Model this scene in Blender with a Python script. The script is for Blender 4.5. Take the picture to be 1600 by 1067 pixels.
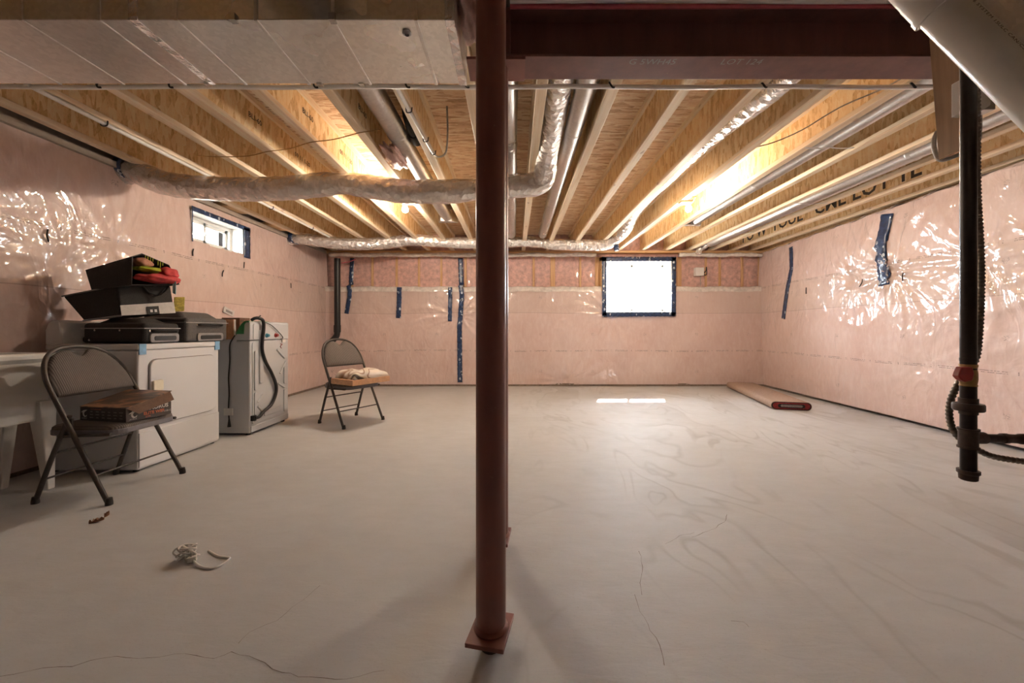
import bpy, bmesh, math, random
import numpy as np
from mathutils import Vector, Matrix, Euler

random.seed(7)
np.random.seed(7)
for o in list(bpy.data.objects):
    bpy.data.objects.remove(o)
SC = bpy.context.scene
COL = SC.collection
PI = math.pi

# ------------------------------------------------------------------ camera
F, CX, CY, CH = 600.0, 804.0, 516.0, 1.0        # focal length and principal point in pixels of 1600x1067
cam = bpy.data.cameras.new('camera')
cam.sensor_width = 36.0
cam.sensor_fit = 'HORIZONTAL'
cam.lens = F / 1600 * 36.0
cam.shift_x = -(CX - 800) / 1600
cam.shift_y = -(533.5 - CY) / 1600
cam.clip_start = 0.05
camo = bpy.data.objects.new('camera', cam)
COL.objects.link(camo)
camo.location = (0, 0, CH)
camo.rotation_euler = (PI / 2, 0, 0)
SC.camera = camo

# ------------------------------------------------------------------ sky, sun, exposure
world = bpy.data.worlds.new('sky')
SC.world = world
world.use_nodes = True
wn = world.node_tree
wn.nodes.clear()
wo = wn.nodes.new('ShaderNodeOutputWorld')
wb = wn.nodes.new('ShaderNodeBackground')
wb.inputs[0].default_value = (0.86, 0.94, 1.0, 1)
wb.inputs[1].default_value = 27.0
wn.links.new(wb.outputs[0], wo.inputs[0])
sun = bpy.data.lights.new('sun_offscreen', 'SUN')
sun.energy = 50
sun.angle = math.radians(0.53)
sun.color = (1.0, 0.96, 0.9)
suno = bpy.data.objects.new('sun_offscreen', sun)
COL.objects.link(suno)
suno.location = (32.7, 99.4, 100)
suno.rotation_euler = Vector((-0.31, -0.94, -1.0)).to_track_quat('-Z', 'Y').to_euler()
SC.view_settings.view_transform = 'Standard'
SC.view_settings.look = 'None'
SC.view_settings.gamma = 1
SC.view_settings.use_curve_mapping = False
SC.view_settings.exposure = 1.17
BULB = 740.0

# ------------------------------------------------------------------ helpers
def P(px, py, Y):
    return Vector(((px - CX) / F * Y, Y, CH - (py - CY) / F * Y))

def fl(px, py, z=0.0):
    Y = F * (CH - z) / (py - CY)
    return Vector(((px - CX) / F * Y, Y, z))

def lin(c):
    if isinstance(c, str):
        c = c.lstrip('#')
        c = [int(c[i:i + 2], 16) / 255 for i in (0, 2, 4)]
    return tuple((x / 12.92 if x <= 0.04045 else ((x + 0.055) / 1.055) ** 2.4) for x in c) + (1.0,)

class NT:
    """tiny node-tree writer"""
    def __init__(s, name):
        s.m = bpy.data.materials.new(name)
        s.m.use_nodes = True
        s.t = s.m.node_tree
        s.b = s.t.nodes['Principled BSDF']
        s.out = s.t.nodes['Material Output']
        s._tc = None
    def n(s, typ, **kw):
        nd = s.t.nodes.new('ShaderNode' + typ)
        for k, v in kw.items():
            if k.startswith('i_'):
                key = k[2:]
                key = int(key) if key.isdigit() else key.replace('_', ' ')
                s.set(nd.inputs[key], v)
            else:
                setattr(nd, k, v)
        return nd
    def set(s, sock, v):
        if hasattr(v, 'is_output'):
            s.t.links.new(v, sock)
        else:
            sock.default_value = v
    def co(s, which='Object'):
        if s._tc is None:
            s._tc = s.t.nodes.new('ShaderNodeTexCoord')
        return s._tc.outputs[which]
    def pos(s):
        return s.n('NewGeometry').outputs['Position']
    def mapping(s, vec, scale=(1, 1, 1), rot=(0, 0, 0), loc=(0, 0, 0)):
        return s.n('Mapping', i_Vector=vec, i_Scale=scale, i_Rotation=rot, i_Location=loc).outputs[0]
    def noise(s, vec, scale, detail=4, rough=.5, dist=0.0):
        return s.n('TexNoise', i_Vector=vec, i_Scale=scale, i_Detail=detail, i_Roughness=rough, i_Distortion=dist).outputs[0]
    def math(s, op, a, b=0.0, c=None, clamp=False):
        nd = s.n('Math', operation=op, use_clamp=clamp)
        s.set(nd.inputs[0], a); s.set(nd.inputs[1], b)
        if c is not None: s.set(nd.inputs[2], c)
        return nd.outputs[0]
    def mix(s, fac, a, b, mode='MIX'):
        nd = s.n('Mix', data_type='RGBA', blend_type=mode)
        s.set(nd.inputs[0], fac); s.set(nd.inputs[6], a); s.set(nd.inputs[7], b)
        return nd.outputs[2]
    def ramp(s, fac, stops):
        nd = s.n('ValToRGB')
        s.set(nd.inputs[0], fac)
        e = nd.color_ramp.elements
        while len(e) < len(stops): e.new(0.5)
        for k, (p, c) in enumerate(stops):
            e[k].position = p
            e[k].color = c if len(c) == 4 else tuple(c) + (1,)
        return nd.outputs[0]
    def rng(s, v, a, b, c=0.0, d=1.0):
        return s.n('MapRange', i_Value=v, i_1=a, i_2=b, i_3=c, i_4=d).outputs[0]
    def bump(s, h, strength=.3, dist=.01):
        s.set(s.b.inputs['Normal'], s.n('Bump', i_Strength=strength, i_Distance=dist, i_Height=h).outputs[0])
    def p(s, **kw):
        for k, v in kw.items():
            s.set(s.b.inputs[k.replace('_', ' ')], v)
        return s

def simple(name, col, rough=.5, metal=0.0, var=.12, scale=25, bump=.08, coat=0.0, dist=.003):
    t = NT(name)
    nz = t.noise(t.co(), scale, 5, .6)
    c = lin(col)
    d = tuple(x * (1 - var * 2) for x in c[:3]) + (1,)
    l = tuple(min(1, x * (1 + var)) for x in c[:3]) + (1,)
    t.p(Base_Color=t.ramp(nz, [(.3, d), (.7, l)]), Roughness=rough, Metallic=metal, Coat_Weight=coat)
    if bump: t.bump(nz, bump, dist)
    return t.m

M = {}
# pink batt insulation seen through clear polyethylene sheet
def poly_wall(name, axis):
    t = NT(name)
    pos = t.pos()
    sep = t.n('SeparateXYZ', i_0=pos)
    u = sep.outputs['Y' if axis == 'x' else 'X']
    z = sep.outputs['Z']
    n1 = t.noise(pos, 1.6, 4, .6)
    n2 = t.noise(t.mapping(pos, (7, 7, 2.2)), 3.0, 5, .65, .6)
    base = t.ramp(n1, [(.3, lin('#d6b8b0')), (.7, lin('#e2cbc4'))])
    base = t.mix(t.rng(n2, .45, .75, 0, .5), base, lin('#ecdcd7'))
    # sheet overlap: the upper sheet is doubled and a little greyer
    wob = t.math('ADD', z, t.math('MULTIPLY', t.noise(pos, .8, 2), .06))
    band = t.math('MULTIPLY', t.math('GREATER_THAN', wob, 1.335), t.math('LESS_THAN', wob, 1.80))
    base = t.mix(t.math('MULTIPLY', band, .35), base, lin('#cdb8ab'))
    seam = t.math('LESS_THAN', t.math('ABSOLUTE', t.math('SUBTRACT', wob, 1.335)), .004)
    base = t.mix(t.math('MULTIPLY', seam, .35), base, lin('#7d5a4e'))
    # printed dashes, two rows of lettering with gaps
    ink = None
    for z0, per in ((.635, .36), (1.755, .42)):
        dz = t.math('ADD', t.math('SUBTRACT', z, z0), t.math('MULTIPLY', t.math('SUBTRACT', t.noise(pos, .7, 2), .5), .05))
        a = t.math('LESS_THAN', t.math('ABSOLUTE', t.math('SUBTRACT', t.math('ABSOLUTE', dz), .008)), .0032)
        fr = t.math('FRACT', t.math('DIVIDE', u, per))
        dash = t.math('MULTIPLY', a, t.math('LESS_THAN', fr, .62))
        tick = t.math('MULTIPLY', t.math('LESS_THAN', t.math('ABSOLUTE', t.math('SUBTRACT', fr, .8)), .012),
                      t.math('LESS_THAN', t.math('ABSOLUTE', dz), .014))
        k = t.math('MAXIMUM', dash, tick)
        ink = k if ink is None else t.math('MAXIMUM', ink, k)
    # small stamped squares
    fu = t.math('ABSOLUTE', t.math('SUBTRACT', t.math('FRACT', t.math('DIVIDE', u, .93)), .5))
    fz = t.math('ABSOLUTE', t.math('SUBTRACT', t.math('FRACT', t.math('DIVIDE', t.math('ADD', z, .06), .66)), .5))
    sq = t.math('MULTIPLY', t.math('LESS_THAN', fu, .028), t.math('LESS_THAN', fz, .036))
    sq = t.math('MULTIPLY', sq, t.math('GREATER_THAN', t.noise(pos, 90, 1), .52))
    ink = t.math('MAXIMUM', ink, t.math('MULTIPLY', sq, .6))
    brk = t.rng(t.noise(pos, 60, 2), .40, .52)
    base = t.mix(t.math('MULTIPLY', t.math('MULTIPLY', ink, brk), .62), base, lin('#4a3a38'))
    fold = t.math('ABSOLUTE', t.math('SUBTRACT', t.noise(t.mapping(pos, (1.6, 1.6, .8), (.5, .4, 0)), 2.4, 3, .5, 1.0), .5))
    h = t.math('ADD', t.math('MULTIPLY', t.rng(fold, 0, .10, 1, 0), .30),
               t.math('MULTIPLY', t.noise(pos, 4.5, 3, .5, .6), 1.2))
    t.p(Base_Color=base, Roughness=.45, Coat_Weight=1.0, Coat_Roughness=.06, Coat_IOR=1.75)
    t.bump(h, .25, .03)
    cb = t.n('Bump', i_Strength=.38, i_Distance=.03, i_Height=h)
    t.set(t.b.inputs['Coat Normal'], cb.outputs[0])
    return t.m
M['poly_x'] = poly_wall('poly_over_pink_insulation_side', 'x')
M['poly_y'] = poly_wall('poly_over_pink_insulation_back', 'y')
M['batt'] = simple('pink_fibreglass', '#dcb3a9', .6, 0, .16, 14, .5, .5, .02)
M['clear_poly'] = simple('whitish_poly_fold', '#e9e0d8', .25, 0, .12, 18, .5, .8, .01)

def concrete():
    t = NT('trowelled_concrete')
    pos = t.pos()
    n1 = t.noise(pos, .55, 4, .55, .6)
    n2 = t.noise(t.mapping(pos, (1, 2.2, 1), (0, 0, .5)), 6, 6, .65, .4)
    n3 = t.noise(pos, 120, 2)
    base = t.ramp(n1, [(.25, lin('#bdbcbc')), (.5, lin('#c8c8c9')), (.8, lin('#d2d3d5'))])
    base = t.mix(t.rng(n2, .3, .8, .0, .35), base, lin('#b3b1b0'))
    # tide marks left by drying water on the right half of the slab
    sep = t.n('SeparateXYZ', i_0=pos)
    nt = t.noise(t.mapping(pos, (1.0, .38, 1), (0, 0, -.25)), 1.15, 3, .55, .9)
    lines = None
    for c in (.42, .52, .61):
        k = t.rng(t.math('ABSOLUTE', t.math('SUBTRACT', nt, c)), 0, .016, 1, 0)
        lines = k if lines is None else t.math('MAXIMUM', lines, k)
    right = t.rng(sep.outputs['X'], -.3, .6, 0, 1)
    lines = t.math('MULTIPLY', t.math('MULTIPLY', lines, right), t.rng(t.noise(pos, 1.3, 2), .4, .6))
    base = t.mix(t.math('MULTIPLY', lines, .32), base, lin('#8d8884'))
    stain = t.math('MULTIPLY', t.rng(nt, .50, .53), t.math('MULTIPLY', right, t.rng(t.noise(pos, .9, 2), .45, .65)))
    base = t.mix(t.math('MULTIPLY', stain, .30), base, lin('#938d88'))
    base = t.mix(t.rng(n3, .62, .75, 0, .25), base, lin('#9a928a'))
    sw = t.noise(t.mapping(pos, (2.2, 9, 1), (0, 0, .35)), 3.0, 5, .6, 1.4)
    h = t.math('ADD', t.math('MULTIPLY', n2, 1.0), t.math('MULTIPLY', sw, .7))
    t.p(Base_Color=base, Roughness=t.rng(n2, .2, .8, .50, .70), Specular_IOR_Level=.35)
    t.bump(h, .16, .012)
    return t.m
M['concrete'] = concrete()
M['concrete_side'] = simple('bare_concrete', '#a79c90', .85, 0, .1, 6, .2)

def osb(name, dark, mid, light, sc):
    t = NT(name)
    pos = t.pos()
    v1 = t.n('TexVoronoi', i_Vector=t.mapping(pos, sc), i_Scale=1.0, i_Randomness=1.0).outputs['Color']
    v1b = t.n('SeparateColor', i_0=v1).outputs[0]
    wob = t.noise(t.mapping(pos, tuple(a * .7 for a in sc)), 1.6, 5, .7, 1.2)
    f = t.math('ADD', t.math('MULTIPLY', v1b, .45), t.math('MULTIPLY', wob, .55))
    fine = t.noise(t.mapping(pos, tuple(a * 3.0 for a in sc)), 1.4, 4, .6)
    f = t.math('ADD', f, t.math('MULTIPLY', t.math('SUBTRACT', fine, .5), .45))
    base = t.ramp(f, [(.22, lin(dark)), (.45, lin(mid)), (.75, lin(light))])
    t.p(Base_Color=base, Roughness=.55)
    t.bump(f, .35, .004)
    return t.m
M['web'] = osb('osb_web', '#cda268', '#efcb93', '#f7e0b6', (30, 38, 11))
M['subfloor'] = osb('osb_subfloor', '#bd936a', '#e5c098', '#f6e3c4', (9, 46, 30))

def lumber(name, a, b, along):
    t = NT(name)
    sc = {'y': (45, 1.4, 45), 'x': (1.4, 45, 45), 'z': (45, 45, 1.6)}[along]
    pos = t.pos()
    g = t.noise(t.mapping(pos, sc), 1.0, 5, .6, .5)
    k = t.noise(t.mapping(pos, (16, 6, 16)), 1.0, 1, .4)
    base = t.ramp(g, [(.3, lin(a)), (.65, lin(b))])
    base = t.mix(t.rng(k, .74, .8, 0, .6), base, lin('#9a6a3a'))
    t.p(Base_Color=base, Roughness=.55)
    t.bump(g, .15, .003)
    return t.m
M['flange'] = lumber('spruce_flange', '#e8caa4', '#f6e6cc', 'y')
M['lumber_x'] = lumber('spruce_plate', '#cf9f6c', '#e6c393', 'x')
M['lumber_z'] = lumber('spruce_stud', '#c69667', '#dcb68b', 'z')
M['plywood'] = lumber('smoked_plywood', '#97795f', '#ad8e70', 'z')

def steel(name, a, b, rough):
    t = NT(name)
    pos = t.pos()
    n1 = t.noise(t.mapping(pos, (8, 8, 1.2)), 1.5, 5, .6)
    n2 = t.noise(pos, 55, 4, .7)
    base = t.ramp(n1, [(.3, lin(a)), (.7, lin(b))])
    base = t.mix(t.rng(n2, .66, .74, 0, .5), base, lin('#b08a7c'))
    t.p(Base_Color=base, Roughness=rough, Metallic=.1)
    t.bump(n2, .12, .002)
    return t.m
M['red_steel'] = steel('red_oxide_paint', '#7c4c44', '#8e5c52', .42)
M['beam_steel'] = steel('red_brown_primer', '#6d4a45', '#805751', .5)

def galv(name, col, rough, metal=1.0):
    t = NT(name)
    pos = t.pos()
    v = t.n('SeparateColor', i_0=t.n('TexVoronoi', i_Vector=pos, i_Scale=60.0).outputs['Color']).outputs[0]
    c = lin(col)
    base = t.mix(v, tuple(x * .88 for x in c[:3]) + (1,), c)
    n = t.noise(pos, 2.5, 3)
    t.p(Base_Color=base, Metallic=metal, Roughness=t.rng(n, .3, .7, rough * .8, rough * 1.25))
    t.bump(n, .08, .02)
    return t.m
M['galv'] = galv('galvanised_sheet', '#c9c7c4', .34)
M['galv_dull'] = galv('dull_galvanised_sheet', '#e4e0dd', .42, .6)
M['galv_duct'] = galv('smooth_galvanised_duct', '#e6e3e0', .30, .97)
M['conduit'] = galv('armoured_conduit', '#7a726b', .4)

def foil():
    t = NT('crinkled_foil')
    pos = t.pos()
    v = t.n('TexVoronoi', feature='F1', i_Vector=t.mapping(pos, (1, 1, 1)), i_Scale=20.0).outputs[0]
    n = t.noise(pos, 13, 5, .6, 1.2)
    h = t.math('ADD', v, t.math('MULTIPLY', n, 1.2))
    t.p(Base_Color=t.ramp(n, [(.3, lin('#e0d8d4')), (.7, lin('#f7f4f2'))]), Metallic=.72, Roughness=.22)
    t.bump(h, .75, .02)
    return t.m
M['foil'] = foil()

def tape():
    t = NT('navy_sheathing_tape')
    pos = t.pos()
    n = t.noise(pos, 26, 3, .6)
    v = t.n('TexVoronoi', i_Vector=t.mapping(pos, (1, 1, .7)), i_Scale=15.0).outputs[0]
    base = t.ramp(n, [(.3, lin('#1c2740')), (.7, lin('#36507c'))])
    base = t.mix(t.math('MULTIPLY', t.math('LESS_THAN', v, .26), t.rng(n, .42, .5)), base, lin('#c9d2dc'))
    t.p(Base_Color=base, Roughness=.3, Coat_Weight=.3)
    t.bump(n, .35, .006)
    return t.m
M['tape'] = tape()

def glass():
    t = NT('window_glass')
    tr = t.n('BsdfTransparent')
    gl = t.n('BsdfGlossy', i_Roughness=.02)
    mx = t.n('MixShader', i_0=.06)
    t.set(mx.inputs[1], tr.outputs[0]); t.set(mx.inputs[2], gl.outputs[0])
    t.set(t.out.inputs[0], mx.outputs[0])
    return t.m
M['glass'] = glass()

def emit(name, col, s):
    t = NT(name)
    t.p(Base_Color=lin(col), Emission_Color=lin(col), Emission_Strength=s)
    return t.m
M['bulb'] = emit('lit_bulb', '#ffeed8', BULB)

def ribbed(name, a, b, scale, rough=.8):
    t = NT(name)
    w = t.n('TexWave', wave_type='BANDS', bands_direction='Y', i_Vector=t.co(), i_Scale=scale, i_Distortion=.25).outputs[1]
    n = t.noise(t.co(), 40, 3)
    t.p(Base_Color=t.mix(t.math('MULTIPLY', w, t.rng(n, .2, .8, .6, 1)), lin(a), lin(b)), Roughness=rough)
    t.bump(w, .3, .004)
    return t.m
M['chair_cloth'] = ribbed('ribbed_taupe_cloth', '#4f4845', '#7c726c', 30)
M['chair_metal'] = simple('bronze_grey_frame_paint', '#47413e', .42, .25, .1, 60, .03)
M['seat_rim'] = simple('grey_vinyl_seat_rim', '#77747a', .45, 0, .08, 30, .05)
M['rubber'] = simple('black_rubber', '#2b2725', .6, 0, .1, 30, .05)
M['enamel'] = simple('white_enamel', '#dfe0e4', .28, 0, .02, 2, .0, .2)
M['enamel_grey'] = simple('grey_enamel', '#c3c5c9', .34, 0, .03, 2, .0)
M['white_plastic'] = simple('white_plastic', '#e6e3df', .38, 0, .03, 4, .02)
M['vinyl'] = simple('white_vinyl', '#e9e8e4', .35, 0, .02, 4, .0)
M['pvc'] = simple('white_pvc', '#e4dfd6', .3, 0, .03, 5, .01, .15)
M['pex'] = simple('white_pex', '#f3f0ec', .38, 0, .04, 10, .01)
M['black_cloth'] = simple('black_woven_nylon', '#2a2625', .75, 0, .25, 140, .35)
M['grey_cloth'] = simple('charcoal_nylon', '#565251', .65, 0, .18, 140, .3)
M['black_plastic'] = simple('black_plastic', '#1f1d1d', .4, 0, .15, 30, .05)
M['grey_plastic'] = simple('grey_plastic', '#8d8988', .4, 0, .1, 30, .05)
M['light_cloth'] = simple('silver_white_bag_cloth', '#cfcac6', .5, 0, .06, 40, .2)
M['chrome'] = simple('bright_metal', '#cfccc8', .2, 1, .05, 20, .0)
M['black_iron'] = simple('black_iron_pipe', '#2c2523', .38, .5, .2, 40, .08)
M['fitting_iron'] = simple('brown_iron_fitting', '#4e3f38', .5, .5, .2, 40, .15)
M['brass'] = simple('dull_brass', '#a98456', .45, .5, .2, 30, .12)
M['red_paint'] = simple('red_handle_vinyl', '#a52d28', .4, 0, .1, 30, .05)
M['red_pipe'] = simple('red_pex', '#c6616a', .4, 0, .08, 20, .02)
M['blue_paint'] = simple('blue_plastic', '#3f8fa8', .4, 0, .08, 20, .02)
M['orange_ink'] = simple('orange_print', '#d9774f', .5, 0, .08, 40, .0)
M['white_ink'] = simple('white_print', '#d8d5d2', .5, 0, .06, 40, .0)
M['grey_ink'] = simple('faint_grey_print', '#8a8480', .5, 0, .06, 40, .0)
M['black_ink'] = simple('black_stencil_ink', '#3a2c20', .6, 0, .25, 50, .0)
M['rim_joint'] = simple('damp_bottom_plate', '#85766a', .8, 0, .2, 30, .1)
M['crack'] = simple('hairline_crack', '#857a72', .9, 0, .25, 60, .0)
M['rug_back'] = simple('beige_rug_backing', '#a99182', .9, 0, .12, 60, .4)
M['rug_red'] = simple('red_rug_pile', '#8f2f33', .9, 0, .25, 80, .5)
M['rug_black'] = simple('black_rug_pile', '#2e2626', .9, 0, .2, 80, .5)
M['rug_grey'] = simple('grey_rug_pile', '#8f8685', .9, 0, .2, 80, .5)
M['kraft'] = simple('tan_cardboard', '#d3a27c', .7, 0, .08, 40, .1)
M['kraft_dark'] = simple('brown_cardboard', '#6c4f3c', .7, 0, .12, 40, .1)
M['light_blue_tape'] = simple('light_blue_tape', '#84b3da', .5, 0, .1, 40, .05)
M['green_tape'] = simple('green_sticker', '#3f8f5c', .45, 0, .1, 40, .03)
M['red_cloth'] = simple('coral_red_cloth', '#cf4a4b', .8, 0, .2, 30, .4)
M['lime_cloth'] = simple('lime_cloth', '#a9b62d', .8, 0, .15, 40, .4)
M['peach_cloth'] = simple('peach_cloth', '#b47f6a', .8, 0, .12, 30, .3)
M['packet'] = simple('lime_orange_wrapper', '#c4b052', .45, 0, .3, 45, .1)
M['cyan'] = simple('pale_cyan_tag', '#9fd0d8', .5, 0, .06, 40, .0)
M['wood_chip'] = simple('brown_wood_chip', '#93674b', .7, 0, .25, 60, .3)
M['cream'] = simple('cream_handle', '#e9e2cf', .4, 0, .06, 20, .0)
M['twine'] = simple('tan_cable', '#b98f52', .6, 0, .1, 40, .0)
M['grey_cable'] = simple('grey_cable', '#b3aca4', .5, 0, .1, 40, .0)
M['fence'] = simple('pale_fence_board', '#c9c2b8', .8, 0, .12, 20, .1)
M['lamp_grey'] = simple('dark_grey_lamp_paint', '#3a3c40', .5, 0, .1, 20, .0)
M['soil'] = simple('grey_gravel', '#8d8880', .95, 0, .2, 30, .4)
M['shell'] = simple('rough_grey_board', '#a79a8c', .8, 0, .12, 5, .15)

def printed_bag():
    t = NT('printed_plastic_bag')
    n = t.noise(t.co(), 4.0, 1, .4, .8)
    c = t.ramp(n, [(0, lin('#e8dccf')), (.44, lin('#eee4da')), (.5, lin('#9a7052')), (.54, lin('#e9ddd0')), (.63, lin('#cbbfa5')), (.66, lin('#4a3b33'))])
    t.p(Base_Color=c, Roughness=.35, Coat_Weight=.3)
    t.bump(t.noise(t.co(), 14, 3), .2, .006)
    return t.m
M['printed_bag'] = printed_bag()
def box_art():
    t = NT('dark_box_art')
    n = t.noise(t.mapping(t.co(), (1, 3, 1), (0, 0, .6)), 4.0, 3, .5, 1.0)
    c = t.ramp(n, [(.3, lin('#3b322f')), (.5, lin('#5b463b')), (.6, lin('#a9795a')), (.68, lin('#4e433d'))])
    t.p(Base_Color=c, Roughness=.4)
    return t.m
M['box_art'] = box_art()
M['box_dark'] = simple('dark_printed_card', '#413a38', .45, 0, .1, 20, .0)

# ------------------------------------------------------------------ mesh building
class MB:
    def __init__(s):
        s.v = []; s.f = []
    def add(s, verts, faces):
        k = len(s.v)
        s.v += [tuple(p) for p in verts]
        s.f += [tuple(i + k for i in fc) for fc in faces]
        return s
    def box(s, x0, x1, y0, y1, z0, z1, Mx=None):
        vs = [Vector((x, y, z)) for x in (x0, x1) for y in (y0, y1) for z in (z0, z1)]
        if Mx is not None: vs = [Mx @ p for p in vs]
        return s.add(vs, [(0, 1, 3, 2), (4, 6, 7, 5), (0, 4, 5, 1), (2, 3, 7, 6), (0, 2, 6, 4), (1, 5, 7, 3)])
    def hexa(s, a):   # 8 points: near quad 4, far quad 4 (same winding)
        return s.add(a, [(0, 1, 2, 3), (7, 6, 5, 4), (0, 4, 5, 1), (1, 5, 6, 2), (2, 6, 7, 3), (3, 7, 4, 0)])
    def tube(s, pts, r, n=10, caps=True, smooth_path=0, scale2=1.0):
        pts = [Vector(p) for p in pts]
        if smooth_path:
            pts = crom(pts, smooth_path)
        m = len(pts)
        rs = r if isinstance(r, (list, tuple)) else [r] * m
        tang = []
        for i in range(m):
            d = pts[min(i + 1, m - 1)] - pts[max(i - 1, 0)]
            tang.append(d.normalized() if d.length > 1e-9 else Vector((0, 0, 1)))
        up = Vector((0, 0, 1)) if abs(tang[0].z) < .95 else Vector((1, 0, 0))
        nrm = (up - tang[0] * up.dot(tang[0])).normalized()
        vs, fs = [], []
        for i in range(m):
            nrm = (nrm - tang[i] * nrm.dot(tang[i])).normalized()
            bi = tang[i].cross(nrm)
            for k in range(n):
                a = 2 * PI * k / n
                vs.append(pts[i] + nrm * (math.cos(a) * rs[i] * scale2) + bi * (math.sin(a) * rs[i]))
        for i in range(m - 1):
            for k in range(n):
                k2 = (k + 1) % n
                fs.append((i * n + k, i * n + k2, (i + 1) * n + k2, (i + 1) * n + k))
        if caps:
            fs.append(tuple(range(n - 1, -1, -1)))
            fs.append(tuple((m - 1) * n + k for k in range(n)))
        return s.add(vs, fs)
    def lathe(s, prof, n=20, Mx=None):
        Mx = Mx or Matrix()
        vs, fs = [], []
        for (r, z) in prof:
            for k in range(n):
                a = 2 * PI * k / n
                vs.append(Mx @ Vector((r * math.cos(a), r * math.sin(a), z)))
        for i in range(len(prof) - 1):
            for k in range(n):
                k2 = (k + 1) % n
                fs.append((i * n + k, i * n + k2, (i + 1) * n + k2, (i + 1) * n + k))
        fs.append(tuple(range(n - 1, -1, -1)))
        fs.append(tuple((len(prof) - 1) * n + k for k in range(n)))
        return s.add(vs, fs)
    def prism(s, poly, d0, d1, Mx=None):   # poly in local xy, extruded along local z
        Mx = Mx or Matrix()
        n = len(poly)
        vs = [Mx @ Vector((x, y, d0)) for x, y in poly] + [Mx @ Vector((x, y, d1)) for x, y in poly]
        fs = [tuple(range(n - 1, -1, -1)), tuple(range(n, 2 * n))]
        for k in range(n):
            k2 = (k + 1) % n
            fs.append((k, k2, n + k2, n + k))
        return s.add(vs, fs)
    def build(s, name, mat, parent=None, smooth=None, local=False, bevel=0, bseg=2, solid=0):
        vs = np.array(s.v, float)
        if local:
            org = np.zeros(3)
        elif parent is not None:
            r = parent
            while r.parent: r = r.parent
            org = np.array(r['_org'])
        else:
            mn, mx = vs.min(0), vs.max(0)
            org = np.array([(mn[0] + mx[0]) / 2, (mn[1] + mx[1]) / 2, mn[2]])
        me = bpy.data.meshes.new(name)
        me.from_pydata((vs - org).tolist(), [], s.f)
        me.update()
        bm = bmesh.new(); bm.from_mesh(me)
        if len(bm.faces) < 60000:
            bmesh.ops.recalc_face_normals(bm, faces=bm.faces)
        bm.to_mesh(me); bm.free()
        me.materials.append(M[mat] if isinstance(mat, str) else mat)
        if smooth is not None:
            me.polygons.foreach_set('use_smooth', [True] * len(me.polygons))
            if smooth < 180: me.set_sharp_from_angle(angle=math.radians(smooth))
        o = bpy.data.objects.new(name, me)
        COL.objects.link(o)
        if parent is not None:
            o.parent = parent
        else:
            o.location = org
            o['_org'] = [float(x) for x in org]
        if solid:
            md = o.modifiers.new('solid', 'SOLIDIFY'); md.thickness = solid; md.offset = 0
        if bevel:
            md = o.modifiers.new('bevel', 'BEVEL'); md.width = bevel; md.segments = bseg; md.limit_method = 'ANGLE'; md.angle_limit = math.radians(40)
        return o

def crom(pts, k):
    out = []
    n = len(pts)
    for i in range(n - 1):
        p0, p1, p2, p3 = pts[max(i - 1, 0)], pts[i], pts[i + 1], pts[min(i + 2, n - 1)]
        for j in range(k):
            t = j / k
            out.append(.5 * ((2 * p1) + (p2 - p0) * t + (2 * p0 - 5 * p1 + 4 * p2 - p3) * t * t + (3 * p1 - p0 - 3 * p2 + p3) * t ** 3))
    out.append(pts[-1])
    return out

def tag(o, label, cat=None, group=None):
    o['label'] = label
    if cat: o['category'] = cat
    if group: o['group'] = group
    return o
def thing(name, label, cat, loc, rz=0.0, group=None):
    o = bpy.data.objects.new(name, None)
    o.empty_display_size = .1
    COL.objects.link(o)
    o.location = loc
    o.rotation_euler = (0, 0, rz)
    o['_org'] = [float(x) for x in loc]
    return tag(o, label, cat, group)
def structure(o, label=None):
    o['kind'] = 'structure'
    if label: o['label'] = label
    return o
def copy_tree(o, parent=None):
    c = o.copy(); COL.objects.link(c); c.parent = parent
    for ch in list(o.children): copy_tree(ch, c)
    return c
def frame(right, up, loc):
    r = Vector(right).normalized(); u = Vector(up)
    u = (u - r * u.dot(r)).normalized()
    nn = r.cross(u)
    m = Matrix((r, u, nn)).transposed().to_4x4()
    m.translation = Vector(loc)
    return m
def text_mesh(body, size, Mx, name, mat, parent, spacing=1.0, bold=0.0, sx=1.0):
    cu = bpy.data.curves.new('lettering', 'FONT')
    cu.body = body; cu.size = size; cu.space_character = spacing; cu.offset = bold
    cu.resolution_u = 2
    cu.align_x = 'CENTER'; cu.align_y = 'CENTER'
    tmp = bpy.data.objects.new('lettering', cu)
    COL.objects.link(tmp)
    dg = bpy.context.evaluated_depsgraph_get()
    me = bpy.data.meshes.new_from_object(tmp.evaluated_get(dg))
    bpy.data.objects.remove(tmp)
    r = parent
    while r.parent: r = r.parent
    org = Vector(r['_org'])
    inv = Matrix.Translation(-org)
    if r.rotation_euler.z and not r.get('_world'):
        pass
    me.transform(inv @ Mx @ Matrix.Diagonal((sx, 1, 1, 1)))
    me.materials.clear(); me.materials.append(M[mat])
    o = bpy.data.objects.new(name, me)
    COL.objects.link(o); o.parent = parent
    o['kind'] = 'stuff'
    return o

# ------------------------------------------------------------------ room shell
XL, YB, YU = -3.40, 6.86, 7.02      # left wall, lower back wall, recessed upper back wall
def XR(y): return 4.20 + .07 * (np.clip(y, 2.0, 7.2) - 3.5)
ZT = 2.40                            # top of the poly, joists start above
ZJ, ZS = 2.425, 2.73                 # joist underside, subfloor underside

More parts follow.
